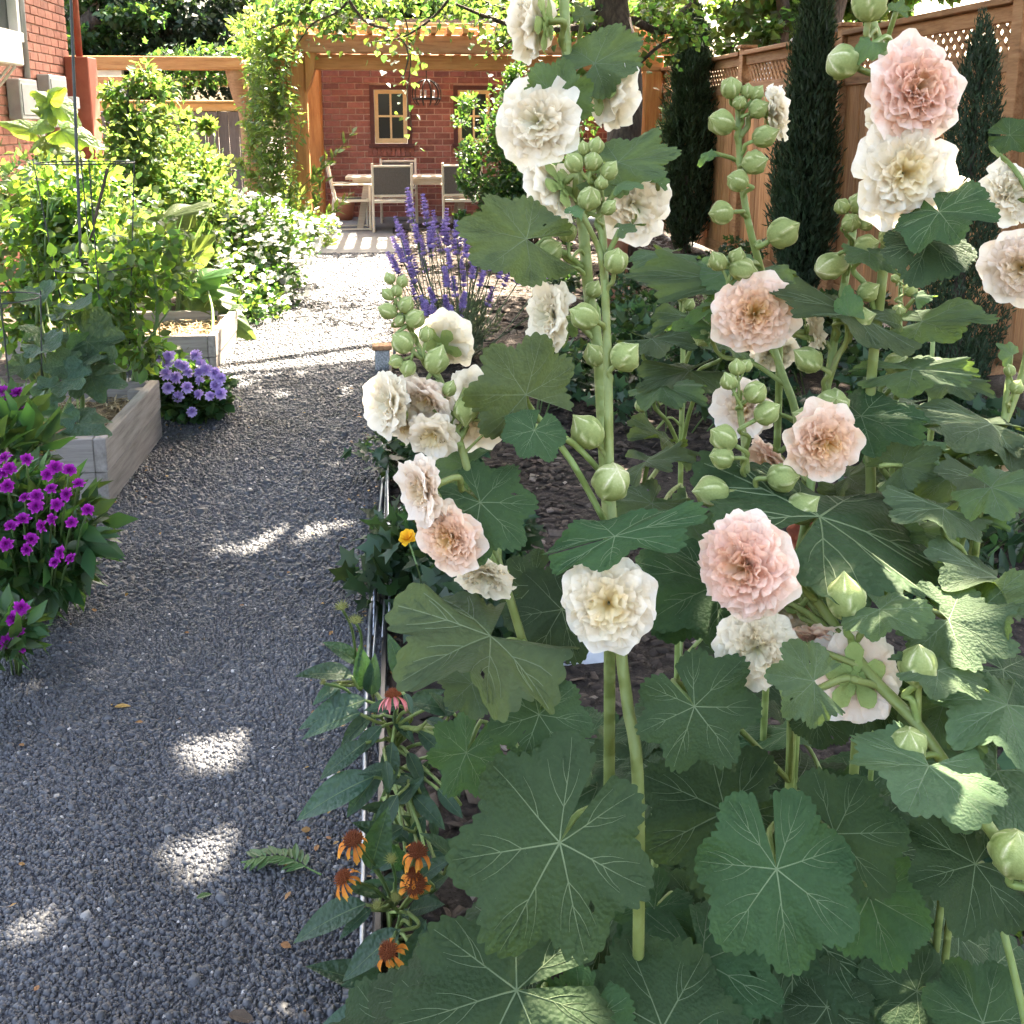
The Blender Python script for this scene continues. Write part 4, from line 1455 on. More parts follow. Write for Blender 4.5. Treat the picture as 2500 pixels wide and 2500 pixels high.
p3.flower(890, 738, 46, 1.12, (.3, .1, .5), 'white', .7, .8)
p3.flower(760, 800, 40, 1.08, (-.5, -.4, .5), 'cream', .7, .9)
p3.flower(916, 1092, 58, 1.04, (-.1, -.65, .5), 'white', 2.4, .95)
p3.leaf(906, 948, 985, 1030, 1.03, .75, .95, 'R', 1.0, (897, 940, 1.06), 1)
p3.leaf(925, 1200, 765, 1245, 1.0, .5, .75, 'L', .9, (985, 1212, 1.08), 3)
p3.leaf(1017, 1348, 985, 1448, 1.0, .9, 1.1, 'R', .98, (985, 1210, 1.06), 0)
p3.leaf(880, 880, 800, 900, 1.1, .5, .8, 'L')
p3.leaf(1005, 1105, 950, 1170, 1.16, .7, 1, 'R', 1.15)
p3.leaf(1060, 1150, 1000, 1245, 1.14, .7, 1, 'R', 1.12)
p3.leaf(890, 1290, 845, 1330, 1.15, .6, 1.1, 'L', 1.12)
p3.leaf(880, 1420, 842, 1500, 1.2, .7, 1.0, 'R', 1.2)
# --- P4 leaning right
p4 = Plant('hollyhock with thick stem leaning across the lower right, pink pompon at left', [(1393, 745, 1.2), (1398, 790, 1.2), (1404, 830, 1.19), (1409, 896, 1.17), (1416, 960, 1.15), (1438, 1014, 1.13), (1467, 1047, 1.11), (1507, 1091, 1.08), (1577, 1183, 1.04), (1643, 1275, 1.0), (1731, 1368, .97), (1819, 1495, .94), (1881, 1583, .92), (1960, 1700, .9)], .0052, .0085,
           foot=tuple(U(2060, 1900, .95).xy) + (0,))
for b_ in ((1375, 719, 19, -.5, .9), (1391, 692, 17, 0, 1), (1409, 690, 12, .4, 1), (1424, 741, 25, .3, .5, .6), (1445, 780, 25, .7, .5), (1366, 827, 28, -.7, .5), (1361, 862, 25, -.9, .1), (1345, 928, 33, -.9, .05), (1476, 901, 29, .85, .1), (1510, 960, 32, .6, .5)):
    p4.bud(b_[0], b_[1], b_[2], 1.14, *b_[3:])
p4.bud(1595, 1133, 38, 1.0, .0, 1, .2, 1, 1.1)
p4.bud(1733, 1262, 36, .96, 0, 1, .2, 3, 1.15)
p4.bud(1716, 1402, 36, .94, -.2, .8, .5, 1)
p4.bud(1914, 1612, 48, .9, .1, 1, .3, 3, 1.1)
p4.flower(1398, 1072, 96, .99, (-.62, .0, .75), 'pink', .5, 1, 0)
p4.flower(1478, 1160, 70, 1.12, (.1, -.8, -.2), 'blush', .5, .7, 1)
p4.flower(1428, 1228, 78, 1.02, (-.25, -.1, .95), 'white', .8, 1, 0)
p4.flower(1612, 1275, 92, 1.02, (.25, -.15, -.75), 'blush', .2, .7)
p4.flower(1540, 1215, 56, 1.05, (-.2, -.4, .3), 'pink', .8, .8)
p4.flower(1600, 1085, 62, 1.1, (.6, .15, .65), 'white', .2, 1)
p4.leaf(1535, 1285, 1452, 1268, .95, .85, .95, 'L', .94, (1650, 1295, 1.0), 3)
p4.leaf(1752, 1445, 1715, 1520, .91, .55, 1.15, 'L', .86, (1800, 1475, .94), 0)
p4.leaf(1492, 1056, 1572, 1050, 1.09, .25, .5, 'Y', 1.09)
p4.leaf(1550, 1095, 1620, 1075, 1.06, .25, .5, 'Y', 1.06)
p4.leaf(1770, 1265, 1880, 1285, .95, .3, .5, 'L', .95, (1733, 1370, .97))
p4.leaf(1660, 1150, 1740, 1190, .98, .35, .75, 'L', .93, (1610, 1220, 1.02), 0)
p4.leaf(1640, 1290, 1700, 1390, 1.1, .7, .9, 'R', 1.05)
p4.leaf(1840, 1630, 1722, 1665, .96, .75, .95, 'R', .94, None, 2)
p4.leaf(1880, 1455, 1800, 1530, 1.0, .6, 1.0, 'L', .95)
# --- P5
p5 = Plant('hollyhock topped by a dense knot of green buds, peach bloom halfway down', [(1610, 410, 1.28), (1608, 448, 1.28), (1593, 536, 1.27), (1578, 615, 1.26), (1564, 708, 1.25), (1546, 806, 1.24), (1532, 896, 1.23), (1517, 1004, 1.22), (1500, 1110, 1.22), (1490, 1480, 1.2)], .0062, .0082)
for b_ in ((1616, 386, 20, .1, 1, .6), (1589, 389, 18, -.6, .6, .5), (1642, 392, 19, .7, .6, .3), (1605, 421, 20, -.1, .3, 1), (1634, 421, 17, .5, .1, .6), (1627, 372, 13, .4, 1), (1635, 463, 24, .6, .2, .4), (1637, 550, 21, .7, .4), (1623, 600, 25, .8, .2), (1528, 680, 27, -.7, .4), (1571, 763, 32, .0, .3, .9), (1519, 791, 26, -.8, .4)):
    p5.bud(b_[0], b_[1], b_[2], 1.22, *b_[3:])
p5.bud(1576, 499, 27, 1.25, -.7, -.2, .3, 2, 1.3)
p5.flower(1538, 622, 36, 1.26, (.8, .15, .1), 'white', .1, 1.1)
p5.flower(1562, 838, 84, 1.12, (.2, -.25, .85), 'peach', .1, .9, 1)
p5.flower(1448, 872, 50, 1.3, (-.6, -.4, .2), 'peach', .1, .9)
p5.leaf(1612, 592, 1462, 535, 1.22, .3, .55, 'L', 1.2, (1590, 600, 1.27), 0)
p5.leaf(1600, 595, 1600, 548, 1.2, .5, .7, 'Y')
p5.leaf(1625, 785, 1740, 825, 1.24, .45, .62, 'R', 1.16, (1680, 880, 1.25), 2)
p5.leaf(1546, 975, 1640, 915, 1.12, .6, 1.0, 'R', 1.25, (1525, 1050, 1.2), 1)
p5.leaf(1310, 1333, 1382, 1440, 1.0, .88, 1.15, 'R', .98, (1490, 1475, 1.2), 3)
p5.leaf(1465, 1640, 1500, 1850, .94, .85, .92, 'R', .9, (1490, 1560, 1.1), 4)
p5.leaf(1575, 1573, 1690, 1690, .98, .8, .92, 'R', .95, (1500, 1500, 1.15), 0)
p5.leaf(1640, 1690, 1690, 1835, 1.05, .7, .9, 'R', 1.02)
p5.leaf(1370, 1532, 1215, 1600, 1.05, .75, .95, 'R', 1.03, None, 1)
p5.leaf(1350, 1105, 1240, 1150, 1.18, .6, .95, 'R', 1.12)
p5.leaf(1280, 1110, 1350, 1195, 1.2, .6, .9, 'R', 1.14)
p5.leaf(1540, 1345, 1600, 1400, 1.1, .7, .9, 'R', 1.08)
# --- P6 with the round peach pompon
p6 = Plant('hollyhock carrying a round peach pompon bloom at the end of its short stem', [(1440, 615, 1.4), (1460, 658, 1.4), (1478, 712, 1.39), (1499, 770, 1.38), (1512, 860, 1.38), (1520, 1000, 1.38)], .0075, .0085)
p6.flower(1425, 590, 69, 1.22, (-.12, .05, 1), 'peach', .3, 1.05, 0)
p6.flower(1400, 770, 58, 1.36, (-.5, .1, .6), 'blush', .3, .9)
p6.flower(1465, 668, 46, 1.44, (.1, -.5, .4), 'white', .3, .8)
p6.flower(1545, 1020, 55, 1.3, (.1, .3, .8), 'salmon', .3, .9)
p6.leaf(1355, 575, 1305, 590, 1.4, .3, .8, 'Y')
p6.leaf(1340, 620, 1290, 600, 1.4, .35, .8, 'Y')
p6.bud(1325, 638, 20, 1.4, -.4, -.4)
# --- P7 with the long row of buds
p7 = Plant('slim hollyhock strung with round green buds and one white side bloom near its tip', [(1393, 185, 1.26), (1394, 272, 1.26), (1399, 339, 1.26), (1410, 410, 1.27), (1423, 464, 1.28), (1439, 522, 1.3), (1455, 600, 1.36), (1470, 720, 1.42)], .0052, .0075)
for b_ in ((1379, 166, 23, -.2, .6, .6), (1410, 172, 16, .2, 1), (1427, 177, 15, .7, .8), (1395, 194, 14, 0, .3, 1), (1430, 205, 21, .7, .4), (1362, 232, 27, -.8, .2, .4), (1440, 258, 24, .85, .35), (1423, 307, 27, .6, .1, .7), (1391, 341, 23, -.5, .2), (1360, 402, 27, -.9, -.1), (1476, 440, 33, .7, .45), (1355, 494, 20, -.4, .6), (1391, 484, 18, .2, 1), (1399, 508, 24, .6, -.1)):
    p7.bud(b_[0], b_[1], b_[2], 1.24, *b_[3:])
p7.flower(1468, 212, 54, 1.26, (.8, .1, .15), 'white', .3, 1)
p7.leaf(1390, 530, 1190, 498, 1.4, .42, .42, 'L', 1.34, (1440, 570, 1.33), 0)
p7.leaf(1400, 520, 1310, 470, 1.36, .35, .6, 'L', 1.42)
p7.leaf(1345, 285, 1320, 300, 1.28, .4, .6, 'Y')
p7.leaf(1400, 560, 1500, 545, 1.34, .3, .6, 'L', 1.3)
# --- P8 with the two big blooms top right
p8 = Plant('tall hollyhock at upper right with a big pink pompon above a big cream pompon', [(1634, -30, 1.16), (1640, 22, 1.16), (1653, 64, 1.16), (1669, 122, 1.16), (1688, 230, 1.17), (1690, 330, 1.19), (1675, 430, 1.22), (1669, 480, 1.23), (1659, 576, 1.25), (1650, 651, 1.26), (1643, 730, 1.27), (1638, 830, 1.28), (1640, 1000, 1.28)], .0072, .0092)
p8.bud(1640, 8, 36, 1.12, .1, 1, .3, 1)
p8.bud(1588, 116, 36, 1.14, -.9, .25, .2, 2)
p8.bud(1675, 448, 20, 1.18, -.3, .5, .4)
p8.flower(1736, 165, 95, 1.08, (.05, .03, 1), 'pink', .3, 1.1, 1)
p8.flower(1712, 325, 96, 1.09, (-.05, -.08, 1), 'cream', 1.3, 1.05, 1)
p8.flower(1668, 230, 40, 1.14, (-.6, -.2, .4), 'white', .3, .9)
p8.flower(1690, 420, 42, 1.16, (-.2, -.8, .1), 'blush', .3, .9)
p8.flower(1790, 375, 48, 1.16, (.6, -.5, .1), 'cream', .3, .9)
p8.leaf(1772, 400, 1812, 448, 1.06, .8, .8, 'R', 1.0, (1690, 390, 1.2), 2)
p8.leaf(1750, 455, 1726, 528, 1.08, .85, .62, 'R', 1.02, (1690, 420, 1.2), 0)
p8.leaf(1645, 80, 1622, 110, 1.12, .6, .8, 'Y')
p8.leaf(1690, 20, 1700, 0, 1.16, .6, 1.2, 'Y')
p8.leaf(1640, 475, 1690, 505, 1.2, .3, .6, 'L', 1.16)
# --- P9 slim
p9 = Plant('slim young hollyhock with small pointed buds right of the bud-topped one', [(1699, 492, 1.34), (1699, 528, 1.34), (1698, 618, 1.34), (1694, 690, 1.33), (1690, 770, 1.32), (1682, 900, 1.3)], .0032, .0055)
for b_ in ((1698, 490, 10, 0, 1), (1701, 512, 10, .3, 1), (1688, 525, 9, -.7, .5), (1719, 547, 14, .8, .5), (1696, 586, 15, -.2, .4, .7), (1692, 647, 16, 0, 1)):
    p9.bud(b_[0], b_[1], b_[2], 1.31, *b_[3:])
p9.bud(1694, 687, 29, 1.3, .1, .5, .6, 3)
p9.leaf(1722, 697, 1866, 688, 1.26, .55, .32, 'L', 1.26, None, 2)
p9.leaf(1740, 607, 1878, 592, 1.26, .45, .42, 'L', 1.2, None, 0)
p9.leaf(1725, 560, 1760, 548, 1.3, .4, .6, 'Y')
p9.leaf(1700, 880, 1775, 850, 1.2, .75, .7, 'L', 1.2, (1690, 960, 1.28), 1, -1)
p9.leaf(1690, 720, 1745, 712, 1.3, .3, .6, 'Y')
# --- P10 right edge
p10 = Plant('hollyhock cut by the right edge of the picture with pale blooms on its outer side', [(1960, 300, 1.3), (1950, 480, 1.3), (1940, 640, 1.3), (1930, 700, 1.3), (1910, 762, 1.29), (1884, 827, 1.28), (1868, 900, 1.27), (1850, 960, 1.26), (1835, 1050, 1.26)], .0055, .0075)
p10.flower(1912, 360, 58, 1.32, (.2, .1, .8), 'white', .3, 1)
p10.flower(1928, 505, 72, 1.26, (-.4, -.1, .85), 'blush', .3, 1)
p10.flower(1910, 852, 34, 1.24, (.2, .1, .8), 'peach', .3, 1)
p10.bud(1918, 730, 16, 1.26, .4, .8)
p10.bud(1905, 700, 12, 1.26, -.3, .9)
p10.leaf(1905, 255, 1960, 255, 1.3, .7, .8, 'R', 1.28, None, 2)
p10.leaf(1910, 670, 1890, 650, 1.26, .5, 1.0, 'Y')
p10.leaf(1870, 800, 1720, 770, 1.24, .35, .45, 'L', 1.2, None, 2)
p10.leaf(1880, 850, 1778, 850, 1.24, .25, .45, 'L', 1.22, None, 3)
p10.leaf(1900, 830, 1965, 850, 1.25, .3, .6, 'L', 1.2)
p10.leaf(1860, 905, 1775, 880, 1.2, .45, .65, 'L', 1.16)
# --- P11 low leafy plants on the right (young, no bloom)
p11 = Plant('leafy hollyhock without blooms filling the right edge below the middle', [(1850, 930, 1.2), (1845, 1000, 1.2), (1835, 1100, 1.2), (1840, 1200, 1.2)], .006, .007)
for q in ((1780, 960, 1690, 955, 1.14, .35, .6), (1870, 920, 1960, 940, 1.12, .5, .8), (1830, 980, 1900, 985, 1.2, .2, .6), (1660, 1020, 1740, 1010, 1.2, .35, .6), (1640, 1060, 1730, 1045, 1.18, .35, .6), (1700, 1090, 1780, 1068, 1.16, .4, .6),
          (1880, 1090, 1790, 1075, 1.08, .35, .8), (1850, 1150, 1960, 1130, 1.02, .45, .8), (1790, 1170, 1920, 1220, 1.0, .45, .9), (1900, 1330, 1810, 1370, .98, .5, .8), (1780, 1330, 1850, 1420, 1.05, .5, .9)):
    p11.leaf(*q, 'L', q[4] - .05)
p12 = Plant('low leafy hollyhock with large dark round leaves along the bottom edge', [(1235, 1500, 1.25), (1235, 1650, 1.2), (1240, 1800, 1.2)], .006, .007)
p12.leaf(1056, 1590, 930, 1805, .93, .88, .92, 'R', .9, (1212, 1560, 1.03), 1)
p12.leaf(975, 1868, 742, 1925, .98, .75, .85, 'R', .95, (1060, 1770, 1.15), 3)
p12.leaf(1250, 1940, 1330, 1790, 1.0, .75, 1.1, 'R', 1.05, None, 2)
p12.leaf(1100, 1935, 1050, 2060, 1.0, .8, 1.1, 'R', .98, None, 0)
p12.leaf(1855, 1930, 1790, 1800, .98, .7, .9, 'R', 1.02, (1830, 2060, .95), 4)
p12.leaf(1235, 1715, 1180, 1790, 1.12, .7, 1, 'R', 1.1)
p12.leaf(1320, 1720, 1260, 1640, 1.15, .7, 1, 'R', 1.18)
p12.leaf(1730, 1870, 1650, 1925, 1.05, .7, 1, 'R', 1.03)
p12.leaf(1560, 1900, 1500, 1990, 1.05, .7, 1, 'R', 1.03)
p12.leaf(1150, 1590, 1230, 1655, 1.12, .7, .9, 'R', 1.1)
p13 = Plant('young leafy hollyhock without blooms between the cream bloom and the peach pompon', [(1290, 560, 1.75), (1288, 700, 1.75), (1285, 850, 1.75)], .006, .007)
for q in ((1260, 480, 1180, 500, 1.6, .35, .5), (1310, 600, 1215, 610, 1.65, .35, .5), (1230, 640, 1330, 650, 1.6, .35, .5), (1300, 700, 1180, 720, 1.6, .35, .5), (1250, 730, 1345, 745, 1.55, .35, .6), (1220, 870, 1320, 850, 1.35, .4, .5), (1230, 950, 1150, 990, 1.3, .5, .7), (1300, 980, 1240, 1060, 1.3, .6, .9), (1330, 1010, 1420, 1000, 1.35, .4, .6), (1260, 830, 1180, 800, 1.5, .4, .6), (1370, 640, 1290, 600, 1.6, .5, .6)):
    q = (q[0], q[1], q[0] + (q[2] - q[0]) * .8, q[1] + (q[3] - q[1]) * .8) + q[4:]
    p13.leaf(*q, 'L', q[4] - .06)
for b_ in ((1285, 555, 14, 0, 1), (1300, 575, 12, .5, .7), (1240, 715, 14, 0, 1), (1210, 765, 14, -.4, .8)):
    p13.bud(b_[0], b_[1], b_[2], 1.68, b_[3], b_[4])
p14 = Plant('young leafy hollyhock without blooms right of the peach blooms', [(1760, 640, 1.7), (1755, 760, 1.7), (1750, 900, 1.7)], .005, .006)
for q in ((1720, 760, 1640, 740, 1.5, .4, .6), (1790, 720, 1870, 730, 1.55, .4, .5), (1730, 830, 1640, 850, 1.45, .4, .7), (1790, 900, 1880, 930, 1.4, .45, .8), (1650, 950, 1570, 960, 1.4, .45, .7), (1720, 1000, 1800, 1010, 1.35, .4, .7), (1600, 900, 1690, 880, 1.4, .4, .7)):
    p14.leaf(*q, 'L', q[4] - .06)
p14.fill(6, .5, 1.0, rs, (.08, .11))
p13.fill(9, .2, .8, rs, (.09, .12))
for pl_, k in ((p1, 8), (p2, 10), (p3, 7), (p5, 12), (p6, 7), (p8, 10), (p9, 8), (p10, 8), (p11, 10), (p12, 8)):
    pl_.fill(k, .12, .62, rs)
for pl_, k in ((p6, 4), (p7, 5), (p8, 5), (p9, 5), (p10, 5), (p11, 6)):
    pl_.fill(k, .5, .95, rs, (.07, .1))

# ------------------------------------------------------------------ foliage helpers
M['f_shade'] = leafmat('tree_leaf', (.045, .1, .025), (.22, .4, .04), .4, .5, .35, .03)
M['f_bg'] = leafmat('far_leaf', (.045, .09, .026), (.17, .3, .05), .42, .5, .4, .04)
M['f_dark'] = leafmat('dark_leaf', (.02, .042, .02), (.05, .1, .025), .25, .5, .5, .03)
M['f_cyp'] = leafmat('cypress_leaf', (.036, .068, .032), (.06, .1, .03), .2, .6, .4, .02)
M['f_rose'] = leafmat('rose_leaf', (.03, .075, .028), (.14, .28, .04), .35, .4, .4, .03)
M['f_vine'] = leafmat('vine_leaf', (.07, .13, .035), (.32, .46, .07), .45, .4, .3, .03)
M['f_tom'] = leafmat('tomato_leaf', (.035, .085, .035), (.3, .5, .05), .5, .5, .35, .03)
M['f_lime'] = leafmat('lime_leaf', (.05, .105, .03), (.26, .4, .07), .45, .5, .3, .04)
M['f_mid'] = leafmat('mid_leaf', (.035, .085, .03), (.16, .3, .04), .35, .4, .3, .03)
M['f_ground'] = leafmat('ground_leaf', (.025, .06, .028), (.1, .2, .04), .3, .45, .4, .03)
M['squash'] = leafmat('squash_leaf', (.045, .095, .055), (.2, .36, .06), .35, .5, .2, .02, .4, 12)
M['sunfl'] = leafmat('sunflower_leaf', (.08, .15, .035), (.45, .6, .06), .5, .5, .2, .02, .3, 12)
M['vein2'] = leafmat('squash_vein', (.14, .2, .09), (.25, .36, .08), .3, .6, .1, .01)
M['greenstem'] = leafmat('green_stem', (.12, .19, .06), (.2, .3, .08), .15, .5, .2, .02)
M['leek'] = leafmat('leek_leaf', (.08, .14, .06), (.22, .34, .08), .35, .4, .25, .02)
M['lavgreen'] = leafmat('lavender_green', (.14, .19, .1), (.22, .3, .1), .2, .6, .2, .02)
M['lavpurple'] = leafmat('lavender_purple', (.36, .26, .58), (.45, .35, .64), .2, .7, .3, .02)
M['magenta'] = petalmat('magenta_petal', [(0, (.14, .0, .13)), (.45, (.24, .008, .23)), (.85, (.36, .02, .33)), (1, (.58, .18, .54))], .25)
M['lilac'] = petalmat('lilac_petal', [(0, (.38, .28, .58)), (.5, (.52, .38, .74)), (1, (.7, .56, .84))], .3)
M['whitepet'] = leafmat('white_blossom', (.82, .82, .8), (.85, .85, .82), .4, .6, .06, .0)
M['conecentre'] = surf('cone_centre', [(.09, .02, .008), (.2, .05, .015), (.3, .1, .03)], 60, .7, .4, 4)
M['conegreen'] = surf('cone_green', [(.12, .14, .03), (.3, .3, .1)], 60, .7, .4, 4)
M['coneorange'] = petalmat('orange_petal', [(0, (.45, .12, .02)), (.5, (.62, .2, .03)), (1, (.75, .38, .06))], .2)
M['conepink'] = petalmat('pink_ray', [(0, (.6, .15, .13)), (1, (.75, .26, .28))], .25)
M['yellow'] = petalmat('yellow_petal', [(0, (.7, .3, .02)), (1, (.8, .5, .03))], .2)
M['conleaf'] = leafmat('coneflower_leaf', (.032, .075, .042), (.12, .24, .04), .25, .45, .2, .015, .25, 20)
M['frond'] = leafmat('fallen_leaf', (.07, .14, .045), (.15, .25, .05), .2, .5, .2, .02)
M['drygrass'] = leafmat('dry_leaf', (.3, .16, .05), (.3, .2, .06), .2, .6, .2, .02)


def blob(C, R, n, size, tpl=T_OVAL, up=.25, shell=.5, dirs='out', wid=1.0):
    """leaves through an ellipsoid, denser to its outside"""
    C, R = np.asarray(C, float), np.asarray(R, float) * np.ones(3)
    d = rdir(n)
    rad = RNG.random(n) ** (1 / (1 + 2 * shell * 2))
    P = C + d * R * rad[:, None]
    if dirs == 'out':
        D = npn(d + RNG.normal(0, .8, (n, 3)) + np.array([0, 0, up]))
    elif dirs == 'up':
        D = npn(d * .3 + RNG.normal(0, .3, (n, 3)) + np.array([0, 0, 1.]))
    else:
        D = npn(d * .5 + RNG.normal(0, .6, (n, 3)) - np.array([0, 0, .8]))
    N = npn(RNG.normal(0, .7, (n, 3)) + np.array([0, 0, 1.]))
    return cloud(tpl, P, D, N, size * RNG.uniform(.6, 1.3, n), wid)


def along(path, n, size, tpl, spread=.3, up=.3, wid=1.0, t0=0.0, jit=.01):
    P = np.array([tuple(p) for p in path])
    idx = RNG.uniform(t0, 1, n) * (len(P) - 1)
    i0 = np.minimum(idx.astype(int), len(P) - 2)
    f = (idx - i0)[:, None]
    Q = P[i0] * (1 - f) + P[i0 + 1] * f + RNG.normal(0, jit, (n, 3))
    T = npn(P[i0 + 1] - P[i0])
    D = npn(np.cross(T, rdir(n)) + T * spread + np.array([0, 0, up]) * .5)
    N = npn(RNG.normal(0, .5, (n, 3)) + np.array([0, 0, 1.]))
    return cloud(tpl, Q, D, N, size * RNG.uniform(.6, 1.3, n), wid)


def V3(*a):
    return Vector(a)


def thing(name, base, label, cat, group=None):
    return empty(name, base, label, cat, group)


def foliage(parent, parts, mat, name='foliage'):
    o = obj(name, cmesh(name, parts, M[mat]), parent)
    tag(o, kind='stuff')
    return o


# ------------------------------------------------------------------ the shade tree over the path
tr = thing('shade_tree', (1.85, 9.9, 0), 'dark trunked leafy tree behind the white hollyhock, branches reaching over the garden', 'tree')
tbase = GR(1168, 545)
ttop = U(1150, -20, 9.7)
trunk = spline([V3(tbase.x, tbase.y, 0), V3(tbase.x, tbase.y + .02, .9), U(1180, 150, 9.55), ttop, ttop + V3(-.1, -.1, 1.2), ttop + V3(0, -.4, 2.4)], 5)
MB().tube(trunk, [.2, .175, .165, .16, .158] + [.155] * 15 + [.14, .13, .12, .11, .1, .09][:len(trunk) - 20], 14).build('trunk', M['bark'], tr, smooth=True)
SH = (math.tan(math.pi / 2 - SUN_EL) * math.sin(SUN_AZ), math.tan(math.pi / 2 - SUN_EL) * math.cos(SUN_AZ))
ends, rs = [], random.Random(21)
SUNNY = []                      # breaks in the crown: where the sun reaches the ground and the plants
for (x, y, a_, b2) in ((490, 1028, .2, .1), (560, 1008, .2, .1), (620, 992, .14, .07), (395, 1420, .13, .11), (345, 1615, .09, .07), (420, 1570, .07, .06), (60, 1740, .07, .05), (540, 812, .1, .05), (500, 885, .07, .05), (640, 880, .06, .05), (560, 745, .16, .06), (660, 730, .1, .05), (330, 1250, .04, .03), (300, 1925, .04, .03), (470, 850, .06, .04)):
    g_ = GR(x, y)
    SUNNY.append((g_.x, g_.y, a_, b2))
for (x, y, d, a_, b2) in ((1720, 1165, .96, .07, .05), (1860, 975, 1.2, .06, .05), (1765, 1470, .88, .06, .05), (1690, 800, 1.12, .05, .05), (842, 640, 1.14, .07, .06), (730, 745, 1.08, .06, .06), (1800, 860, 1.22, .06, .05), (1850, 1110, 1.05, .07, .05), (1700, 870, 1.2, .05, .04), (1830, 1270, .95, .06, .03), (1480, 470, 1.3, .06, .05), (1250, 520, 1.24, .06, .05), (1200, 760, 1.2, .06, .05), (350, 705, 5.35, .2, .16), (395, 725, 5.35, .16, .14), (320, 700, 5.35, .14, .14)):
    g_ = U(x, y, d)
    SUNNY.append((g_.x - SH[0] * g_.z, g_.y - SH[1] * g_.z, a_, b2))
for _ in range(46):             # small random breaks over the right-hand bed and by the edge of the shade
    SUNNY.append((rs.uniform(.3, 4), rs.uniform(3, 10), rs.uniform(.06, .2), rs.uniform(.05, .12)))
cl = []
st = .36
for iu in range(int(10.6 / st)):
    for iw in range(int(13.5 / st)):
        su, sw = -4.6 + (iu + rs.uniform(-.4, .4)) * st, -2.0 + (iw + rs.uniform(-.4, .4)) * st
        edge = (6.1 if su > -1.35 else 4.5) + .3 * math.sin(su * 2.1 + 1) + (2.2 if su > .9 else 0) + (2.6 if su > 1.7 else 0)
        if su < -3.5:
            edge = 10.2
        if sw > edge:
            continue
        z = rs.uniform(4.2, 6.6)
        c = (su + SH[0] * z, sw + SH[1] * z, z)
        if c[1] > 10.6 and z < 4.6:
            continue
        r = rs.uniform(.3, .45)
        cl.append(blob(c, (r, r, r * .6), 130, .15, T_DIAM, -.2, .1, wid=1.6))
        if rs.random() < .05:
            ends.append(Vector(c))
Vc = np.concatenate([q[0] for q in cl]).reshape(-1, 4, 3)
Rc = np.concatenate([q[2] for q in cl]).reshape(-1, 4)
mid = Vc.mean(1)
sx, sy = mid[:, 0] - SH[0] * mid[:, 2], mid[:, 1] - SH[1] * mid[:, 2]
keep = np.ones(len(mid), bool)
for (gx_, gy_, a_, b2) in SUNNY:
    keep &= ((sx - gx_) / (a_ * .75 + .02)) ** 2 + ((sy - gy_) / (b2 * .75 + .02)) ** 2 > 1
Vc, Rc = Vc[keep], Rc[keep]
nn = len(Vc)
parts = [(Vc.reshape(-1, 3), np.arange(nn * 4).reshape(-1, 4), Rc.ravel())]
foliage(tr, parts, 'f_shade', 'crown')
for e in ends[:26]:
    s0 = trunk[rs.randrange(len(trunk) - 8, len(trunk))]
    m_ = s0.lerp(e, .5) + V3(rs.uniform(-.3, .3), rs.uniform(-.3, .3), .5)
    pp = spline([s0, m_, e], 5)
    MB().tube(pp, [.07 * (1 - .85 * i / 10) for i in range(11)], 6).build('limb', M['bark'], tr, smooth=True)
# limbs and hanging sprays that show in the picture
vis = []
for (pts, lim) in (([(1150, 60, 9.7), (1085, 52, 9.4), (1000, 56, 9.0), (930, 36, 8.8), (860, 8, 8.6)], .035), ([(1160, 20, 9.7), (1060, 25, 9.6), (960, 20, 9.5), (840, -30, 9.4)], .03),
                   ([(640, -25, 9.5), (690, 40, 9.6), (745, 60, 9.7), (770, 100, 9.7), (760, 150, 9.7)], .015), ([(720, -20, 10), (760, 20, 10), (775, 110, 10), (768, 180, 10), (778, 250, 10)], .007),
                   ([(1000, 56, 9.0), (960, 80, 9.0), (920, 105, 9.0)], .012), ([(600, -10, 9.8), (560, 30, 9.9), (520, 50, 10), (470, 70, 10.2)], .014), ([(860, -20, 9), (820, 30, 9.1), (760, 70, 9.2), (700, 80, 9.2)], .012),
                   ([(1180, 30, 9.7), (1250, 60, 9.9), (1290, 20, 10), (1330, -20, 10.2)], .04), ([(1195, 130, 9.7), (1240, 90, 9.8), (1275, 70, 10), (1320, 50, 10.2)], .02),
                   ([(1100, -20, 9.3), (1050, 20, 9.2), (990, 30, 9.0), (950, 60, 8.9)], .012), ([(520, -30, 10), (600, 15, 10), (680, 20, 10), (720, 45, 10)], .012), ([(680, -30, 9.6), (640, 20, 9.6), (590, 45, 9.7), (560, 85, 9.8)], .012)):
    pp = spline([U(*p) for p in pts], 6)
    MB().tube(pp, [lim * (1 - .8 * i / len(pp)) + .003 for i in range(len(pp))], 6).build('branch', M['bark'], tr, smooth=True)
    ln = (.25 if pts[-1][1] > 140 else 1) * sum((pp[i + 1] - pp[i]).length for i in range(len(pp) - 1))
    vis.append(along(pp, int(80 * ln), .055, T_HEART, .3, -.5, 1, .0, .09))
    vis.append(along(pp, int(35 * ln), .055, T_HEART, .3, -.5, 1, .3, .16))
for (x, y, r, n_) in ((600, 15, .3, 130), (680, 0, .35, 150), (740, 10, .25, 80), (820, -5, .35, 150), (900, 5, .3, 130), (980, 0, .35, 180), (1060, 30, .3, 200), (1120, 60, .25, 140), (540, 20, .35, 200), (640, 55, .2, 80), (940, 70, .2, 80), (1090, 5, .35, 200), (1230, 20, .4, 220), (1290, 60, .3, 150), (1000, 50, .2, 90)):
    vis.append(blob(U(x, y, 9.9), (r, r, r * .6), n_, .06, T_HEART, -.4, .1))
foliage(tr, vis, 'f_bg', 'hanging_leaves')

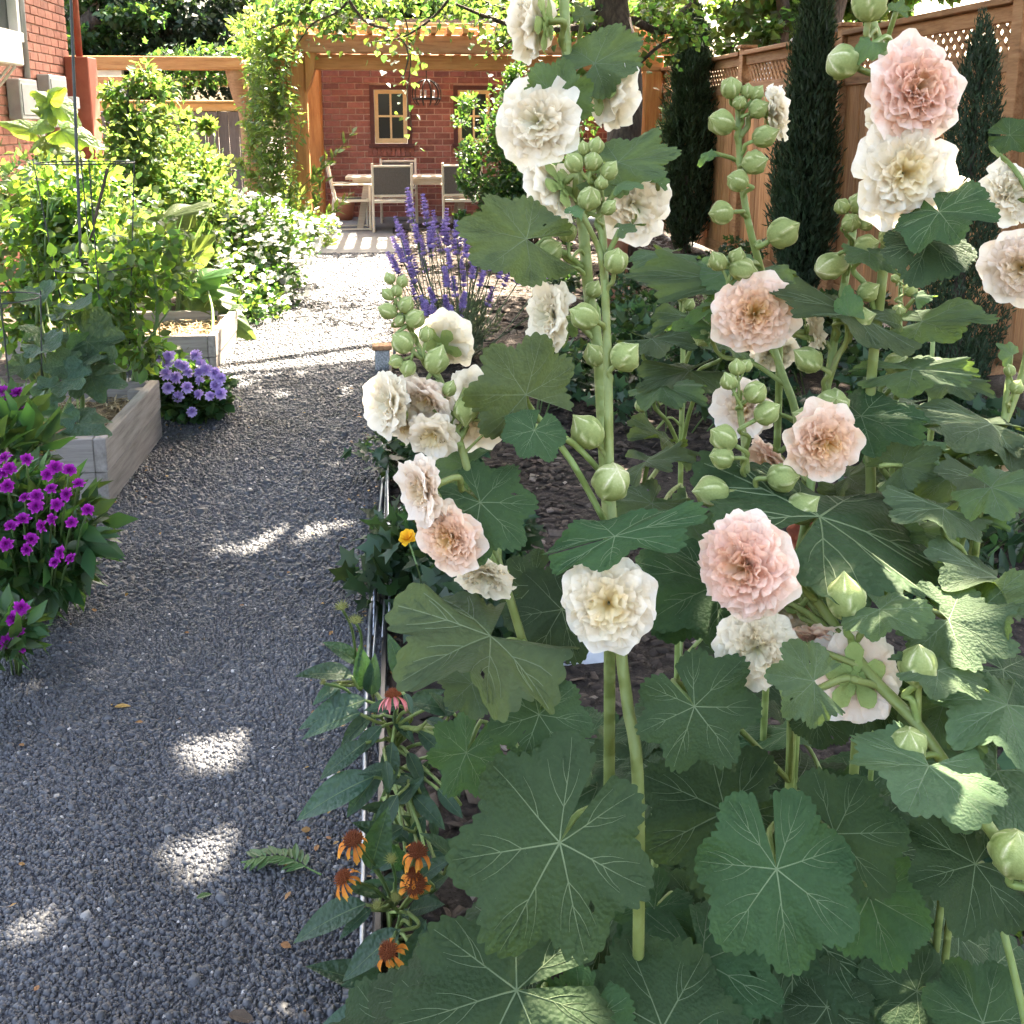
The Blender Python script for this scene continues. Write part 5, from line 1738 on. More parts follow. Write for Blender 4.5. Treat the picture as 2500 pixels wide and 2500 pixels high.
# ------------------------------------------------------------------ trees behind
def bgtree(name, label, base, trunk_r, crown, nleaf, size, mat, tpl=T_HEART, lean=(0, 0), group='trees beyond the garden', trunkpts=None, barkless=False):
    t_ = thing(name, base, label, 'tree', group)
    b_ = Vector(base)
    top = Vector(crown[0][0])
    pp = spline([b_, b_.lerp(top, .5) + V3(lean[0], lean[1], 0), top], 5) if trunkpts is None else spline(trunkpts, 5)
    MB().tube(pp, [trunk_r * (1 - .5 * i / len(pp)) for i in range(len(pp))], 10).build('trunk', M['bark'], t_, smooth=True)
    for (c, r) in crown[:5]:
        MB().tube(spline([pp[-4], pp[-1].lerp(Vector(c), .6) + V3(0, 0, .2), Vector(c)], 4), [.05, .045, .04, .035, .03, .025, .02, .015, .01], 6).build('limb', M['bark'], t_, smooth=True)
    tot = sum(r[0] * r[1] * r[2] for _, r in crown)
    ps = []
    for (c, r) in crown:
        k = int(nleaf * r[0] * r[1] * r[2] / tot)
        nc = max(3, k // 110)
        d = rdir(nc)
        q = np.array(c) + d * np.array(r) * (RNG.random(nc) ** .45)[:, None]
        for c2 in q:
            rr = RNG.uniform(.22, .5) * min(r) * .75
            ps.append(blob(c2, (rr, rr, rr * .6), max(20, k // nc), size, tpl, -.1, .2))
    foliage(t_, ps, mat, 'crown')
    return t_


bgtree('garden_tree', 'bright green tree filling the sky above the fence right of the trunk', (6.0, 17, 0), .14, [(U(1380, 20, 17), (2.0, 1.5, 1.1)), (U(1300, -60, 17), (2.0, 1.6, 1.4)), (U(1480, -20, 17), (1.6, 1.5, 1.4)), (U(1250, 60, 18), (1.6, 1.2, 1.0))], 9000, .13, 'f_bg',
       trunkpts=[U(1473, 250, 16), U(1473, 90, 16), U(1476, 0, 16), U(1440, -60, 16)])
bgtree('garden_tree', 'thin leaning tree trunk with sparse leaves right of the middle cypress', (7.2, 16.5, 0), .13, [(U(1640, -40, 17), (1.6, 1.4, 1.0)), (U(1560, -90, 17), (1.5, 1.4, .9)), (U(1720, -10, 18), (1.2, 1.0, .6))], 5200, .13, 'f_bg',
       trunkpts=[U(1560, 200, 16), U(1572, 60, 16), U(1592, -20, 16), U(1600, -90, 16)])
bgtree('garden_tree', 'tall bright tree standing behind the brick garage roof', (1.0, 25, 0), .25, [(U(760, -10, 24), (3.2, 2, 1.3)), (U(920, 10, 24), (2.6, 2, 1.0)), (U(1080, 20, 23), (2.4, 2, 1.4)), (U(1190, 60, 22), (1.6, 1.4, 1.4)), (U(620, -10, 24), (2.4, 2, 1.5)), (U(850, 45, 22.5), (3.4, 1.2, .7)), (U(1100, 50, 22.5), (2.6, 1.2, .8))], 24000, .16, 'f_bg')
bgtree('evergreen_tree', 'dense dark evergreen towering behind the gate arbour', (-5.5, 21, 0), .3, [(U(330, 40, 20), (2.4, 1.6, 1.6)), (U(230, 20, 20), (2.2, 1.6, 1.8)), (U(430, 60, 20), (1.9, 1.5, 1.3)), (U(520, 30, 20), (1.7, 1.4, 1.5)), (U(300, 150, 19.5), (2.2, 1.0, .9)), (U(400, 170, 19.5), (1.6, 1.0, .8))], 30000, .13, 'f_dark', T_DIAM)
bgtree('evergreen_tree', 'dark evergreen with brighter tips behind the brick house corner', (-9, 20, 0), .3, [(U(180, 30, 18.5), (1.2, 1.2, 1.4)), (U(150, 90, 18.5), (1.0, 1.0, 1.0))], 4500, .12, 'f_rose', T_OVAL)
# the ivy on the arbour
iv = thing('ivy', (px, AY, 0), 'dark green ivy trailing over the right end of the arbour beam', 'ivy')
ivp = [U(290, 125, 14.5), U(340, 118, 14.4), U(390, 116, 14.4), U(440, 112, 14.4), U(475, 120, 14.4), U(490, 160, 14.5)]
ps = [along(spline(ivp, 5), 900, .085, T_LOBED, .2, .2, 1, 0, .12)]
for q in ((300, 150), (345, 165), (400, 150), (455, 140), (470, 190), (480, 230)):
    ps.append(blob(U(q[0], q[1] - 15, 14.45), (.22, .12, .25), 140, .085, T_LOBED, -.5))
MB().tube(spline(ivp, 5), .02, 6).build('stem', M['twig'], iv, smooth=True)
foliage(iv, ps, 'f_rose')

# ------------------------------------------------------------------ cypresses
def cypress(base, H, W, label, npl, nsp, size):
    c = thing('cypress', base, label, 'cypress', 'narrow cypresses along the fence')
    b_ = Vector(base)
    MB().tube([b_, b_ + V3(0, 0, H * .9)], [.04, .008], 8).build('trunk', M['bark'], c)
    ps = []
    for i in range(npl):
        h = RNG.random() ** 1.15
        a = RNG.uniform(0, 2 * np.pi)
        prof = W / 2 * min(1, .55 + h * 3.0) * (1 - h) ** .62
        ln = (.16 + .1 * RNG.random()) * H * (.45 + .55 * (1 - h))
        s0 = b_ + V3(math.cos(a) * prof * .35, math.sin(a) * prof * .35, h * H * .9)
        rr = prof * RNG.uniform(.72, 1.25)
        e = b_ + V3(math.cos(a) * rr, math.sin(a) * rr, min(H * 1.0, h * H * .9 + ln))
        pp = spline([s0, s0.lerp(e, .5) + V3(math.cos(a) * .03, math.sin(a) * .03, -.02), e], 4)
        P = np.array([tuple(q) for q in pp])
        ii = RNG.uniform(0, len(P) - 1.001, nsp)
        k = ii.astype(int)
        Q = P[k] + (P[k + 1] - P[k]) * (ii - k)[:, None] + RNG.normal(0, size * .35, (nsp, 3))
        D = npn(np.tile(np.array(e - s0), (nsp, 1)) / max(.01, (e - s0).length) + RNG.normal(0, .35, (nsp, 3)))
        ps.append(cloud(T_NEED, Q, D, rdir(nsp), size * RNG.uniform(.7, 1.5, nsp), .75))
    foliage(c, ps, 'f_cyp')
    return c


g1, g2, g3 = GR(1292, 480), GR(1505, 592), GR(1782, 850)
cypress(g1, 2.85, .78, 'narrow dark cypress nearest the garage, farthest of the three', 520, 60, .065)
cypress(g2, 2.75, .52, 'narrow dark cypress in the middle of the fence run', 560, 60, .06)
cypress(g3, 1.98, .4, 'narrow dark cypress nearest the camera, right of the big pompons', 420, 60, .026)

# ------------------------------------------------------------------ shrubs and climbers
def shrub(name, label, cat, base, blobs, mat, size, tpl=T_OVAL, nst=10, stem='twig', group=None, up=.25, wid=1.0, per=None, shell=.4, airy=1.0):
    s = thing(name, base, label, cat, group)
    b_ = Vector(base)
    ps = []
    for (c, r, n_) in blobs:
        c = Vector(c)
        nc = max(1, n_ // 90)
        for k in range(nc):
            d = Vector(rdir(1)[0]) * (RNG.random() ** .45)
            q = c + Vector((d.x * r[0], d.y * r[1], d.z * r[2]))
            rr = min(r) * RNG.uniform(.25, .55) * airy
            ps.append(blob(q, (rr, rr, rr), 90, size, tpl, up, .2, wid=wid))
    mb = MB()
    for k in range(nst):
        c, r, n_ = blobs[k % len(blobs)]
        e = Vector(c) + Vector((random.uniform(-.7, .7) * r[0], random.uniform(-.7, .7) * r[1], random.uniform(-.2, .8) * r[2]))
        m_ = b_.lerp(e, .5) + V3(random.uniform(-.1, .1), random.uniform(-.1, .1), 0)
        MB().tube(spline([b_ + V3(random.uniform(-.08, .08), random.uniform(-.08, .08), 0), m_, e], 4), [.014, .013, .012, .01, .009, .008, .006, .005, .003], 5).build('stem', M[stem], s, smooth=True)
    foliage(s, ps, mat)
    return s


c0 = GR(930, 470)
shrub('climbing_rose', 'large dark green shrub hiding the right half of the patio and second window', 'shrub', (c0.x + .5, c0.y, 0),
      [(U(955, 320, 11.6), (.5, .5, .4), 2400), (U(930, 385, 11.3), (.5, .4, .25), 1500), (U(975, 240, 11.6), (.35, .5, .45), 1700), (U(995, 170, 11.6), (.25, .4, .3), 800), (U(1020, 330, 11.4), (.5, .5, .6), 2200), (U(975, 125, 11.8), (.15, .3, .25), 250),
       (U(895, 215, 11.4), (.2, .3, .22), 300), (U(885, 290, 11.4), (.2, .3, .22), 400), (U(1080, 250, 11.6), (.5, .5, .7), 1500), (U(1060, 400, 11.2), (.5, .4, .5), 1200), (U(880, 345, 11.2), (.2, .3, .15), 200)], 'f_rose', .055, T_OVAL, 14)
# trailing vine on the pergola post
vb = GR(560, 470)
vn = thing('climbing_vine', (vb.x, vb.y, 0), 'pale green climbing vine hanging in strands over the pergola post', 'vine')
ps = []
for k in range(30):
    x0 = random.uniform(468, 548)
    y0 = random.uniform(60, 180)
    y1 = random.uniform(300, 450)
    d0 = random.uniform(12.6, 13.5)
    pts = [U(x0 + random.uniform(-15, 15), y0, d0), U(x0 + random.uniform(-20, 14), (y0 * 2 + y1) / 3, d0), U(x0 + random.uniform(-20, 25), (y0 + y1 * 2) / 3, d0), U(x0 + random.uniform(-15, 35), y1, d0)]
    pp = spline(pts, 5)
    MB().tube(pp, .006, 4).build('strand', M['greenstem'], vn, smooth=True)
    ps.append(along(pp, 95, .1, T_LANCE, .3, .15, 1.3, 0, .04))
for (x, y, r, n_) in ((520, 330, .25, 260), (535, 390, .32, 420), (560, 430, .3, 380), (500, 100, .3, 300), (525, 60, .3, 300), (480, 60, .3, 300), (595, 460, .22, 200)):
    ps.append(blob(U(x, y, 13.0), (r, r, r), n_, .1, T_LANCE, .3, .3, wid=1.3))
for (xa, ya, xb, yb) in ((555, 390, 615, 300), (560, 360, 665, 252), (585, 420, 660, 370), (480, 300, 462, 230), (500, 350, 450, 310), (520, 200, 465, 145), (590, 400, 605, 345)):
    pp = spline([U(xa, ya, 13), U((xa + xb) / 2, (ya + yb) / 2 + 8, 12.9), U(xb, yb, 12.8)], 4)
    MB().tube(pp, .006, 4).build('shoot', M['greenstem'], vn, smooth=True)
    ps.append(along(pp, 36, .12, T_LANCE, .7, .2, 1.3, .2, .02))
foliage(vn, ps, 'f_vine')
# yellow-green flowering shrubs left of the path (back-lit)
g = GR(300, 560)
shrub('garden_shrub', 'sunlit yellow green bushy shrub in front of the plank fence', 'shrub', (g.x, g.y, 0),
      [(U(300, 330, 8.8), (.42, .4, .5), 2200), (U(350, 400, 8.4), (.4, .4, .35), 1600), (U(385, 350, 8.8), (.22, .25, .3), 700), (U(200, 380, 8.4), (.4, .4, .45), 1500), (U(250, 460, 8), (.5, .4, .4), 1500)], 'f_lime', .055, T_OVAL, 10, 'greenstem', airy=1.5)
shrub('bean_vine', 'tall climbing plant on a thin pole, tip reaching the arbour beam', 'vine', GR(240, 560),
      [(U(250, 260, 8.3), (.28, .25, .35), 1000), (U(240, 330, 8.2), (.32, .28, .35), 1300), (U(260, 400, 8.1), (.35, .3, .3), 1000), (U(235, 200, 8.3), (.16, .16, .2), 260), (U(250, 135, 8.3), (.2, .18, .2), 200), (U(265, 170, 8.3), (.22, .18, .14), 150)], 'f_lime', .06, T_OVAL, 10, 'greenstem', up=-.3, airy=1.7)
shrub('olive_shrub', 'upright shrub with narrow grey green shoots standing out against the dark gate', 'shrub', GR(370, 560),
      [(U(365, 330, 9.2), (.25, .25, .4), 700), (U(345, 260, 9.2), (.1, .1, .25), 170), (U(395, 270, 9.2), (.1, .1, .25), 170), (U(410, 330, 9.2), (.12, .12, .3), 220)], 'f_vine', .1, T_LANCE, 8, 'greenstem', up=1.2, wid=1.6)
tag(MB().tube([GR(245, 600), U(241, 160, 8.3)], .008, 6).build('plant_stake', M['wire']), 'thin dark stake inside the tall climbing plant', 'stake')
# tomato plants in the first bed, wire cages round them
tomg = 'tomato plants in the near beds'
for k, (x, y, d, n_, lab, mat) in enumerate(((150, 470, 5.3, 1900, 'leafy tomato plant inside the tall wire cage', 'f_tom'), (40, 470, 5.3, 1500, 'leafy tomato plant at the left edge behind the low wire cage', 'f_tom'), (235, 540, 5.0, 1300, 'dark leafy tomato plant at the back corner of the near bed', 'f_tom'))):
    b_ = GR(x, y + 200)
    shrub('tomato_plant', lab, 'tomato plant', (U(x, y, d).x, U(x, y, d).y, .18),
          [(U(x, y - 70, d), (.24, .24, .22), int(n_ * .3)), (U(x, y, d), (.3, .26, .25), int(n_ * .35)), (U(x, y + 80, d), (.27, .26, .22), int(n_ * .35))], mat, .055, T_OVAL, 8, 'greenstem', tomg, up=-.3, airy=1.7)
shrub('bean_plant', 'sunlit leafy plant behind the tomatoes against the brick house', 'plant', GR(110, 640), [(U(60, 380, 6.8), (.5, .3, .3), 1300), (U(150, 400, 6.8), (.4, .3, .35), 1300), (U(215, 470, 6.6), (.35, .3, .35), 1100), (U(30, 450, 6.5), (.4, .3, .35), 900)], 'f_lime', .055, T_OVAL, 8, 'greenstem', airy=1.6)


def cage(cx, cy, rt, rb, z0, z1, nring, nw, label, lean=0):
    c = thing('tomato_cage', (cx, cy, z0), label, 'wire cage', 'tomato cages')
    for k in range(nring):
        t = k / (nring - 1)
        zz = z1 - t * (z1 - z0) * .82
        r = rt + (rb - rt) * t * .82
        MB().tube([(cx + math.cos(a) * r, cy + math.sin(a) * r, zz) for a in np.linspace(0, 2 * math.pi, 25)], .0032, 5, False).build('ring', M['wire'], c, smooth=True)
    for k in range(nw):
        a = 2 * math.pi * k / nw + .35
        MB().tube([(cx + math.cos(a) * rt, cy + math.sin(a) * rt, z1 + .02), (cx + math.cos(a) * rb, cy + math.sin(a) * rb, z0)], .0032, 5).build('leg', M['wire'], c)
    return c


ct = U(160, 307, 4.75)
cage(ct.x, ct.y, .215, .1, .15, ct.z, 3, 4, 'tall tapering wire tomato cage standing above the near bed')
ct = U(20, 562, 4.2)
cage(ct.x - .04, ct.y, .15, .1, .15, ct.z, 2, 4, 'low wire tomato cage cut by the left edge of the picture')
a, b_ = U(134, 0, 4.9), U(152, 480, 4.9)
tag(MB().tube([a + (a - b_) * .05, b_, Vector((b_.x + .03, b_.y + .03, .15))], .0075, 8).build('plant_stake', M['wire']), 'tall dark metal stake rising past the meter boxes from the near bed', 'stake')
tag(MB().tube([U(203, 318, 5.1), U(170, 450, 5.1), U(160, 520, 5.1)], .009, 6).build('plant_stake', M['twig']), 'slanting wooden stick among the tomato leaves under the cage rim', 'stake')

# squash plant, sunflower and other big-leaved plants: every big leaf on its own
LEAF['Q'] = [leaf_mesh(s, d, .03, .09, c, [M['squash'], M['vein2']], True, 160, .05, 9) for s, d, c in ((31, .2, -.25), (32, .26, .15), (33, .16, -.1))]
LEAF['S'] = [leaf_mesh(s, .06, .02, .06, c, [M['sunfl'], M['vein2']], True, 125, .3, 9) for s, c in ((41, .3), (42, .2))]
LEAF['Z'] = [leaf_mesh(s, .05, .01, .06, c, [M['f_lime'], M['vein2']], True, 140, .2, 6) for s, c in ((51, .2), (52, .35))]


class BigLeaf(Plant):
    def __init__(s, name, label, cat, base, top, r, mat='greenstem'):
        base, top = Vector(base), Vector(top)
        s.root = empty(name, base, label, cat)
        s.path = spline([top, top.lerp(base, .5) + V3(.02, .01, 0), base], 6)
        MB().tube(s.path, [r * .6 + r * .4 * i / 12 for i in range(13)], 8).build('stem', M[mat], s.root, smooth=True)


sq = BigLeaf('squash_plant', 'broad leaved squash plant spilling out of the near raised bed', 'squash', GR(150, 800, .19), U(140, 700, 4.45), .012)
for (ax, ay, tx, ty, d, f, wd) in ((132, 585, 180, 575, 4.5, .35, .9), (120, 600, 85, 590, 4.5, .4, .9), (70, 630, 30, 612, 4.35, .4, .9), (80, 650, 120, 660, 4.35, .6, .9), (165, 645, 235, 700, 4.5, .75, .8), (150, 690, 200, 668, 4.4, .4, .9), (125, 688, 70, 700, 4.35, .6, .9),
                                   (118, 720, 170, 745, 4.3, .5, .9), (172, 712, 245, 728, 4.4, .6, .8), (95, 740, 55, 770, 4.25, .6, .9), (112, 790, 100, 840, 4.2, .7, .8), (150, 800, 215, 822, 4.2, .6, .7), (150, 660, 130, 620, 4.5, .5, .9), (45, 690, 10, 720, 4.3, .5, .9), (30, 740, -10, 760, 4.25, .6, .9), (60, 560, 20, 570, 4.6, .5, .9), (85, 560, 120, 545, 4.7, .5, .9)):
    sq.leaf(ax, ay, ax + (tx - ax) * .8, ay + (ty - ay) * .8, d, f, wd, 'Q', d - .05, (ax * .5 + 70, ay * .3 + 560, 4.42) if ay < 700 else None)
sf = BigLeaf('sunflower', 'young sunflower with big lime leaves in front of the meter boxes', 'sunflower', U(78, 480, 7.0) * 1, U(92, 190, 7.0), .018)
for (ax, ay, tx, ty, f, wd) in ((95, 190, 60, 170, .6, .8), (95, 188, 120, 165, .6, .8), (90, 200, 100, 228, .7, .8), (85, 212, 58, 205, .6, .7), (110, 195, 145, 225, .7, .6), (60, 245, -5, 228, .7, .5), (115, 245, 185, 265, .7, .5), (88, 270, 55, 285, .6, .7), (100, 280, 155, 305, .7, .6), (70, 235, 100, 240, .6, .7), (90, 178, 105, 160, .5, .8), (84, 300, 130, 290, .6, .6)):
    sf.leaf(ax, ay, ax + (tx - ax) * .75, ay + (ty - ay) * .75, 6.95, f, wd, 'S', 6.9)
zq = BigLeaf('squash_plant', 'squash with long sunlit leaves at the far side of the leek bed', 'squash', GR(400, 640, .15), U(390, 540, 7.4), .012)
for (ax, ay, tx, ty, f, wd) in ((370, 530, 425, 508, .5, .5), (385, 545, 430, 535, .4, .5), (380, 560, 440, 575, .5, .5), (420, 590, 470, 620, .6, .5), (370, 480, 395, 450, .6, .7), (345, 500, 325, 470, .6, .8), (400, 590, 440, 575, .4, .6), (355, 470, 340, 440, .7, .8), (380, 600, 400, 625, .6, .6), (300, 470, 340, 455, .6, .7), (310, 415, 380, 380, .4, .6), (240, 430, 280, 400, .5, .8)):
    zq.leaf(ax, ay, tx, ty, 7.35, f, wd, 'Z', 7.3)

# leeks in the second bed
lk = thing('leek_clump', GR(342, 605, .13), 'clump of leeks with upright stalks in the second raised bed', 'leeks')
for k in range(20):
    b_ = GR(330 + random.uniform(-22, 30), 603 + random.uniform(-10, 8), .12)
    h = random.uniform(.45, .8)
    MB().tube(spline([b_, b_ + V3(random.uniform(-.03, .03), 0, .2), b_ + V3(random.uniform(-.09, .09), random.uniform(-.05, .05), .36)], 3), [.012, .011, .01, .009, .008, .007, .006], 6).build('stalk', M['leek'], lk, smooth=True)
    for q in range(2):
        e = b_ + V3(random.uniform(-.28, .3), random.uniform(-.1, .1), h)
        pp = spline([b_ + V3(0, 0, .3), b_.lerp(e, .6) + V3(0, 0, .12), e], 4)
        V, F = [], []
        for i, p in enumerate(pp):
            w_ = .011 * (1 - i / (len(pp) - .5))
            V += [p + V3(-w_, 0, 0), p + V3(0, w_ * .6, -.004), p + V3(w_, 0, 0)]
        for i in range(len(pp) - 1):
            F += [(i * 3, i * 3 + 1, i * 3 + 4, i * 3 + 3), (i * 3 + 1, i * 3 + 2, i * 3 + 5, i * 3 + 4)]
        MB().add(V, F).build('leaf', M['leek'], lk, smooth=True)
# purple flower between the beds
pf = thing('purple_flower', GR(305, 700), 'single violet flower cluster on a stalk beside the leeks', 'flower')
MB().tube([GR(305, 700), U(296, 552, 5.6)], .004, 5).build('stem', M['greenstem'], pf)
mb = MB()
for k in range(30):
    petal(mb, .05, .014, k * 2.4, math.radians(80 - k * 2.6), .4, .002, 0, .004, k, 0, 1, 3, 4)
Mx = Matrix.Translation(U(298, 548, 5.6)) @ frame((-.3, -.6, .5))
obj('petals', mb.mesh('petals', M['lilac'], True, True), pf, Mx)
obj('petals', pf.children[-1].data, pf, Matrix.Translation(U(277, 527, 5.6)) @ frame((-.3, -.6, .5)) @ Matrix.Scale(.6, 4))

# white blossom bush
wbz = GR(490, 560)
ws = thing('white_blossom_bush', (wbz.x, wbz.y, 0), 'sprawling bush covered in small white daisies beside the path', 'flower bush')
ps, wp = [], []
for (x, y, d, rx, rz, n_, nf) in ((430, 420, 9.4, .38, .3, 900, 120), (480, 430, 9.4, .42, .3, 1000, 150), (460, 490, 9.0, .5, .3, 1200, 170), (510, 470, 9.2, .42, .3, 900, 140), (440, 540, 8.6, .42, .25, 900, 130), (495, 540, 8.8, .38, .28, 900, 120), (465, 590, 8.2, .34, .22, 800, 60), (555, 440, 9.8, .25, .2, 300, 60), (590, 430, 9.9, .25, .15, 260, 50), (400, 390, 9.2, .25, .2, 400, 40)):
    c = U(x, y, d)
    ps.append(blob(c, (rx, rx, rz), n_, .055, T_OVAL, .3, .2))
    for k in range(nf):
        q = np.array(c) + np.array(rdir(1)[0]) * np.array([rx, rx, rz]) * 1.03
        m_ = RNG.integers(1, 4)
        for j in range(m_):
            cc = q + RNG.normal(0, .022, 3)
            nn = npn(np.array([[RNG.normal(0, .4), RNG.normal(-.4, .3), 1.0]]))[0]
            t1 = npn(np.cross(nn, rdir(1)[0])[None])[0]
            t2 = np.cross(nn, t1)
            an = np.arange(6) * np.pi / 3
            D = np.cos(an)[:, None] * t1 + np.sin(an)[:, None] * t2
            wp.append(cloud(T_DIAM, np.tile(cc, (6, 1)), D, np.tile(nn, (6, 1)), RNG.uniform(.022, .034), 1.3))
for k in range(12):
    e = U(random.uniform(400, 540), random.uniform(420, 560), 9)
    MB().tube(spline([V3(wbz.x + random.uniform(-.1, .1), wbz.y, 0), V3(wbz.x, wbz.y, 0).lerp(e, .5) + V3(0, 0, .1), e], 3), .006, 5).build('stem', M['greenstem'], ws, smooth=True)
foliage(ws, ps, 'f_mid')
tag(obj('blossoms', cmesh('blossoms', wp, M['whitepet']), ws), kind='stuff')

# ------------------------------------------------------------------ flower clumps at the path edge
def rosette(seed, n=18, L=1.0, mat='magenta', ball=False, w=.36):
    r = random.Random(seed)
    mb = MB()
    for i in range(n):
        f = i / n
        el = math.radians((80 - 78 * f) if not ball else (88 - 120 * f))
        petal(mb, L * (.55 + .45 * f) if not ball else L, w * r.uniform(.8, 1.2), i * 2.4, el, r.uniform(0, .5), .04, 0, .07, r.uniform(0, 6), .0 + .3 * f, .6 + .4 * f, 4, 5, .1)
    return mb.mesh('flower_head', M[mat], True, True)


ROS = [rosette(1, 20, 1, 'magenta', False, .27), rosette(2, 24, 1, 'magenta', False, .25)]
LIL = [rosette(3, 34, .95, 'lilac', True, .26), rosette(4, 30, .95, 'lilac', True, .28)]


def flowerclump(name, label, heads, base, rad, meshes, leafm, leafsize, nleaf, tpl, blobs, dirv, group):
    c = thing(name, base, label, 'flowers', group)
    b_ = Vector(base)
    for i, (x, y, r, d) in enumerate(heads):
        p = U(x, y, d)
        z = cdir(random.uniform(-.7, .7) + dirv[0], dirv[1] + random.uniform(-.5, .5), dirv[2])
        R = r * d / PXM
        o = obj('flower_head', meshes[i % 2], c, Matrix.Translation(p - z * R * .2) @ frame(z, random.uniform(0, 6)) @ Matrix.Scale(R, 4))
        e = Vector((b_.x + (p.x - b_.x) * .5, b_.y + (p.y - b_.y) * .5, .01))
        MB().tube(spline([e, e.lerp(p, .6) + V3(0, .0, .03), p - z * R * .2], 3), .003, 5).build('stalk', M['greenstem'], o, smooth=True)
    ps = [blob(q, r, n_, leafsize, tpl, .2, .3, wid=1.4) for (q, r, n_) in blobs]
    foliage(c, ps, leafm)
    return c


mh = [(50, 866), (89, 895), (104, 881), (131, 886), (148, 911), (124, 933), (96, 921), (68, 935), (45, 938), (68, 955), (107, 951), (166, 961), (43, 978), (20, 991), (97, 979), (135, 985), (77, 992), (59, 1016), (11, 1027), (49, 1037), (112, 1043), (103, 1060), (132, 1053), (7, 863), (5, 892), (14, 917), (18, 883)]
gA = GR(70, 1095)
flowerclump('magenta_flowers', 'large clump of magenta double flowers in front of the near bed', [(x, y, random.uniform(12.5, 16.5), 2.97 - (y - 860) * .0006) for (x, y) in mh], (gA.x, gA.y, 0), .3, ROS, 'f_mid', .1, 0, T_LANCE,
            [(U(45, 970, 3.15), (.15, .17, .12), 230), (U(110, 1000, 3.15), (.13, .14, .12), 200), (U(30, 1060, 3.1), (.15, .15, .12), 200), (U(100, 1070, 3.15), (.1, .12, .08), 120), (U(10, 960, 3.1), (.12, .15, .14), 150)], (0, .5, .8), 'flower clumps along the left path edge')
gB = GR(25, 1235)
flowerclump('magenta_flowers', 'small clump of magenta flowers low at the left edge of the picture', [(x, y, 17, 2.72) for (x, y) in ((40, 1147), (22, 1167), (13, 1210), (39, 1219), (31, 1190))], (gB.x, gB.y, 0), .2, ROS, 'f_mid', .075, 0, T_LANCE,
            [(U(15, 1190, 2.76), (.07, .1, .06), 90), (U(0, 1215, 2.74), (.08, .1, .05), 70)], (0, .5, .8), 'flower clumps along the left path edge')
gC = GR(30, 830)
flowerclump('magenta_flowers', 'few magenta flowers on tall stalks beside the squash leaves at the left edge', [(x, y, 17, 3.5) for (x, y) in ((18, 763), (34, 772), (32, 739), (5, 737), (28, 757))], (gC.x, gC.y, 0), .2, ROS, 'f_mid', .11, 0, T_LANCE,
            [(U(20, 810, 3.5), (.12, .1, .12), 90), (U(10, 860, 3.4), (.14, .1, .1), 90)], (0, .7, .5), 'flower clumps along the left path edge')
lh = [(302, 672), (319, 670), (315, 685), (337, 686), (369, 669), (355, 702), (375, 702), (378, 686), (389, 697), (405, 703), (416, 713), (313, 704), (331, 712), (317, 731), (353, 730), (376, 717), (374, 743), (396, 746), (407, 726), (416, 742), (335, 748), (362, 776), (346, 690)]
gD = GR(362, 782)
flowerclump('lilac_flowers', 'clump of lilac ball shaped flowers between the two raised beds', [(x, y, random.uniform(10, 14), 5.2) for (x, y) in lh], (gD.x, gD.y, 0), .3, LIL, 'f_mid', .06, 0, T_OVAL,
            [(U(345, 735, 5.4), (.17, .17, .13), 420), (U(390, 745, 5.4), (.13, .15, .1), 300), (U(320, 715, 5.4), (.1, .12, .12), 200), (U(360, 770, 5.35), (.13, .12, .06), 200), (U(305, 690, 5.5), (.08, .1, .12), 150)], (0, .6, .6), 'flower clumps along the left path edge')
dg = thing('dry_seed_head', GR(70, 860), 'tuft of dry brown flower heads against the near bed corner', 'dead flowers')
foliage(dg, [blob(U(72, 832, 3.75), (.06, .05, .04), 160, .05, T_NEED, .3), blob(U(50, 838, 3.75), (.05, .05, .04), 90, .05, T_NEED, .3)], 'drygrass', 'dry_petals')
MB().tube([GR(70, 860), U(65, 835, 3.75)], .004, 5).build('stem', M['greenstem'], dg)

# ------------------------------------------------------------------ lavender
def lavspike(seed):
    r = random.Random(seed)
    ps = []
    for k in range(6 + r.randrange(2)):
        zz = k * .16 + (0.12 if k else 0)
        n_ = 16
        a = np.linspace(0, 2 * np.pi, n_, endpoint=False) + k
        D = np.stack([np.cos(a), np.sin(a), np.full(n_, .9)], 1)
        P = np.stack([np.cos(a) * .03, np.sin(a) * .03, np.full(n_, zz)], 1)
        ps.append(cloud(T_OVAL, P, D + RNG.normal(0, .25, (n_, 3)), np.stack([-np.cos(a), -np.sin(a), np.full(n_, .5)], 1), .2 * (1.15 - .09 * k), 1.0))
    return cmesh('flower_spike', ps, M['lavpurple'])


LAV = [lavspike(i) for i in range(4)]


def lavender(label, base, tips, d, s):
    L_ = thing('lavender', base, label, 'lavender', 'lavender plants')
    b_ = Vector(base)
    for i, (x, y) in enumerate(tips):
        dd = d + random.uniform(-.25, .25)
        p = U(x, y, dd)
        q = b_ + V3((p.x - b_.x) * .25 + random.uniform(-.08, .08), random.uniform(-.12, .12), .02)
        up = (p - q).normalized()
        pp = spline([q, q.lerp(p, .5) + V3((p.x - b_.x) * .06, 0, .02), p], 4)
        o = obj('flower_spike', LAV[i % 4], L_, Matrix.Translation(p) @ frame(up + V3(0, 0, .3), random.uniform(0, 6)) @ Matrix.Scale(s * random.uniform(.8, 1.1), 4))
        MB().tube(pp, .0035, 4).build('stalk', M['lavgreen'], o)
    ps = []
    for k in range(40):
        a = random.uniform(0, 6.28)
        e = b_ + V3(math.cos(a) * random.uniform(.05, .3), math.sin(a) * random.uniform(.05, .25), random.uniform(.2, .42))
        ps.append(along(spline([b_ + V3(math.cos(a) * .05, math.sin(a) * .05, 0), e], 4), 60, .05, T_NEED, .8, .8, .8, .1, .02))
    foliage(L_, ps, 'lavgreen')
    return L_


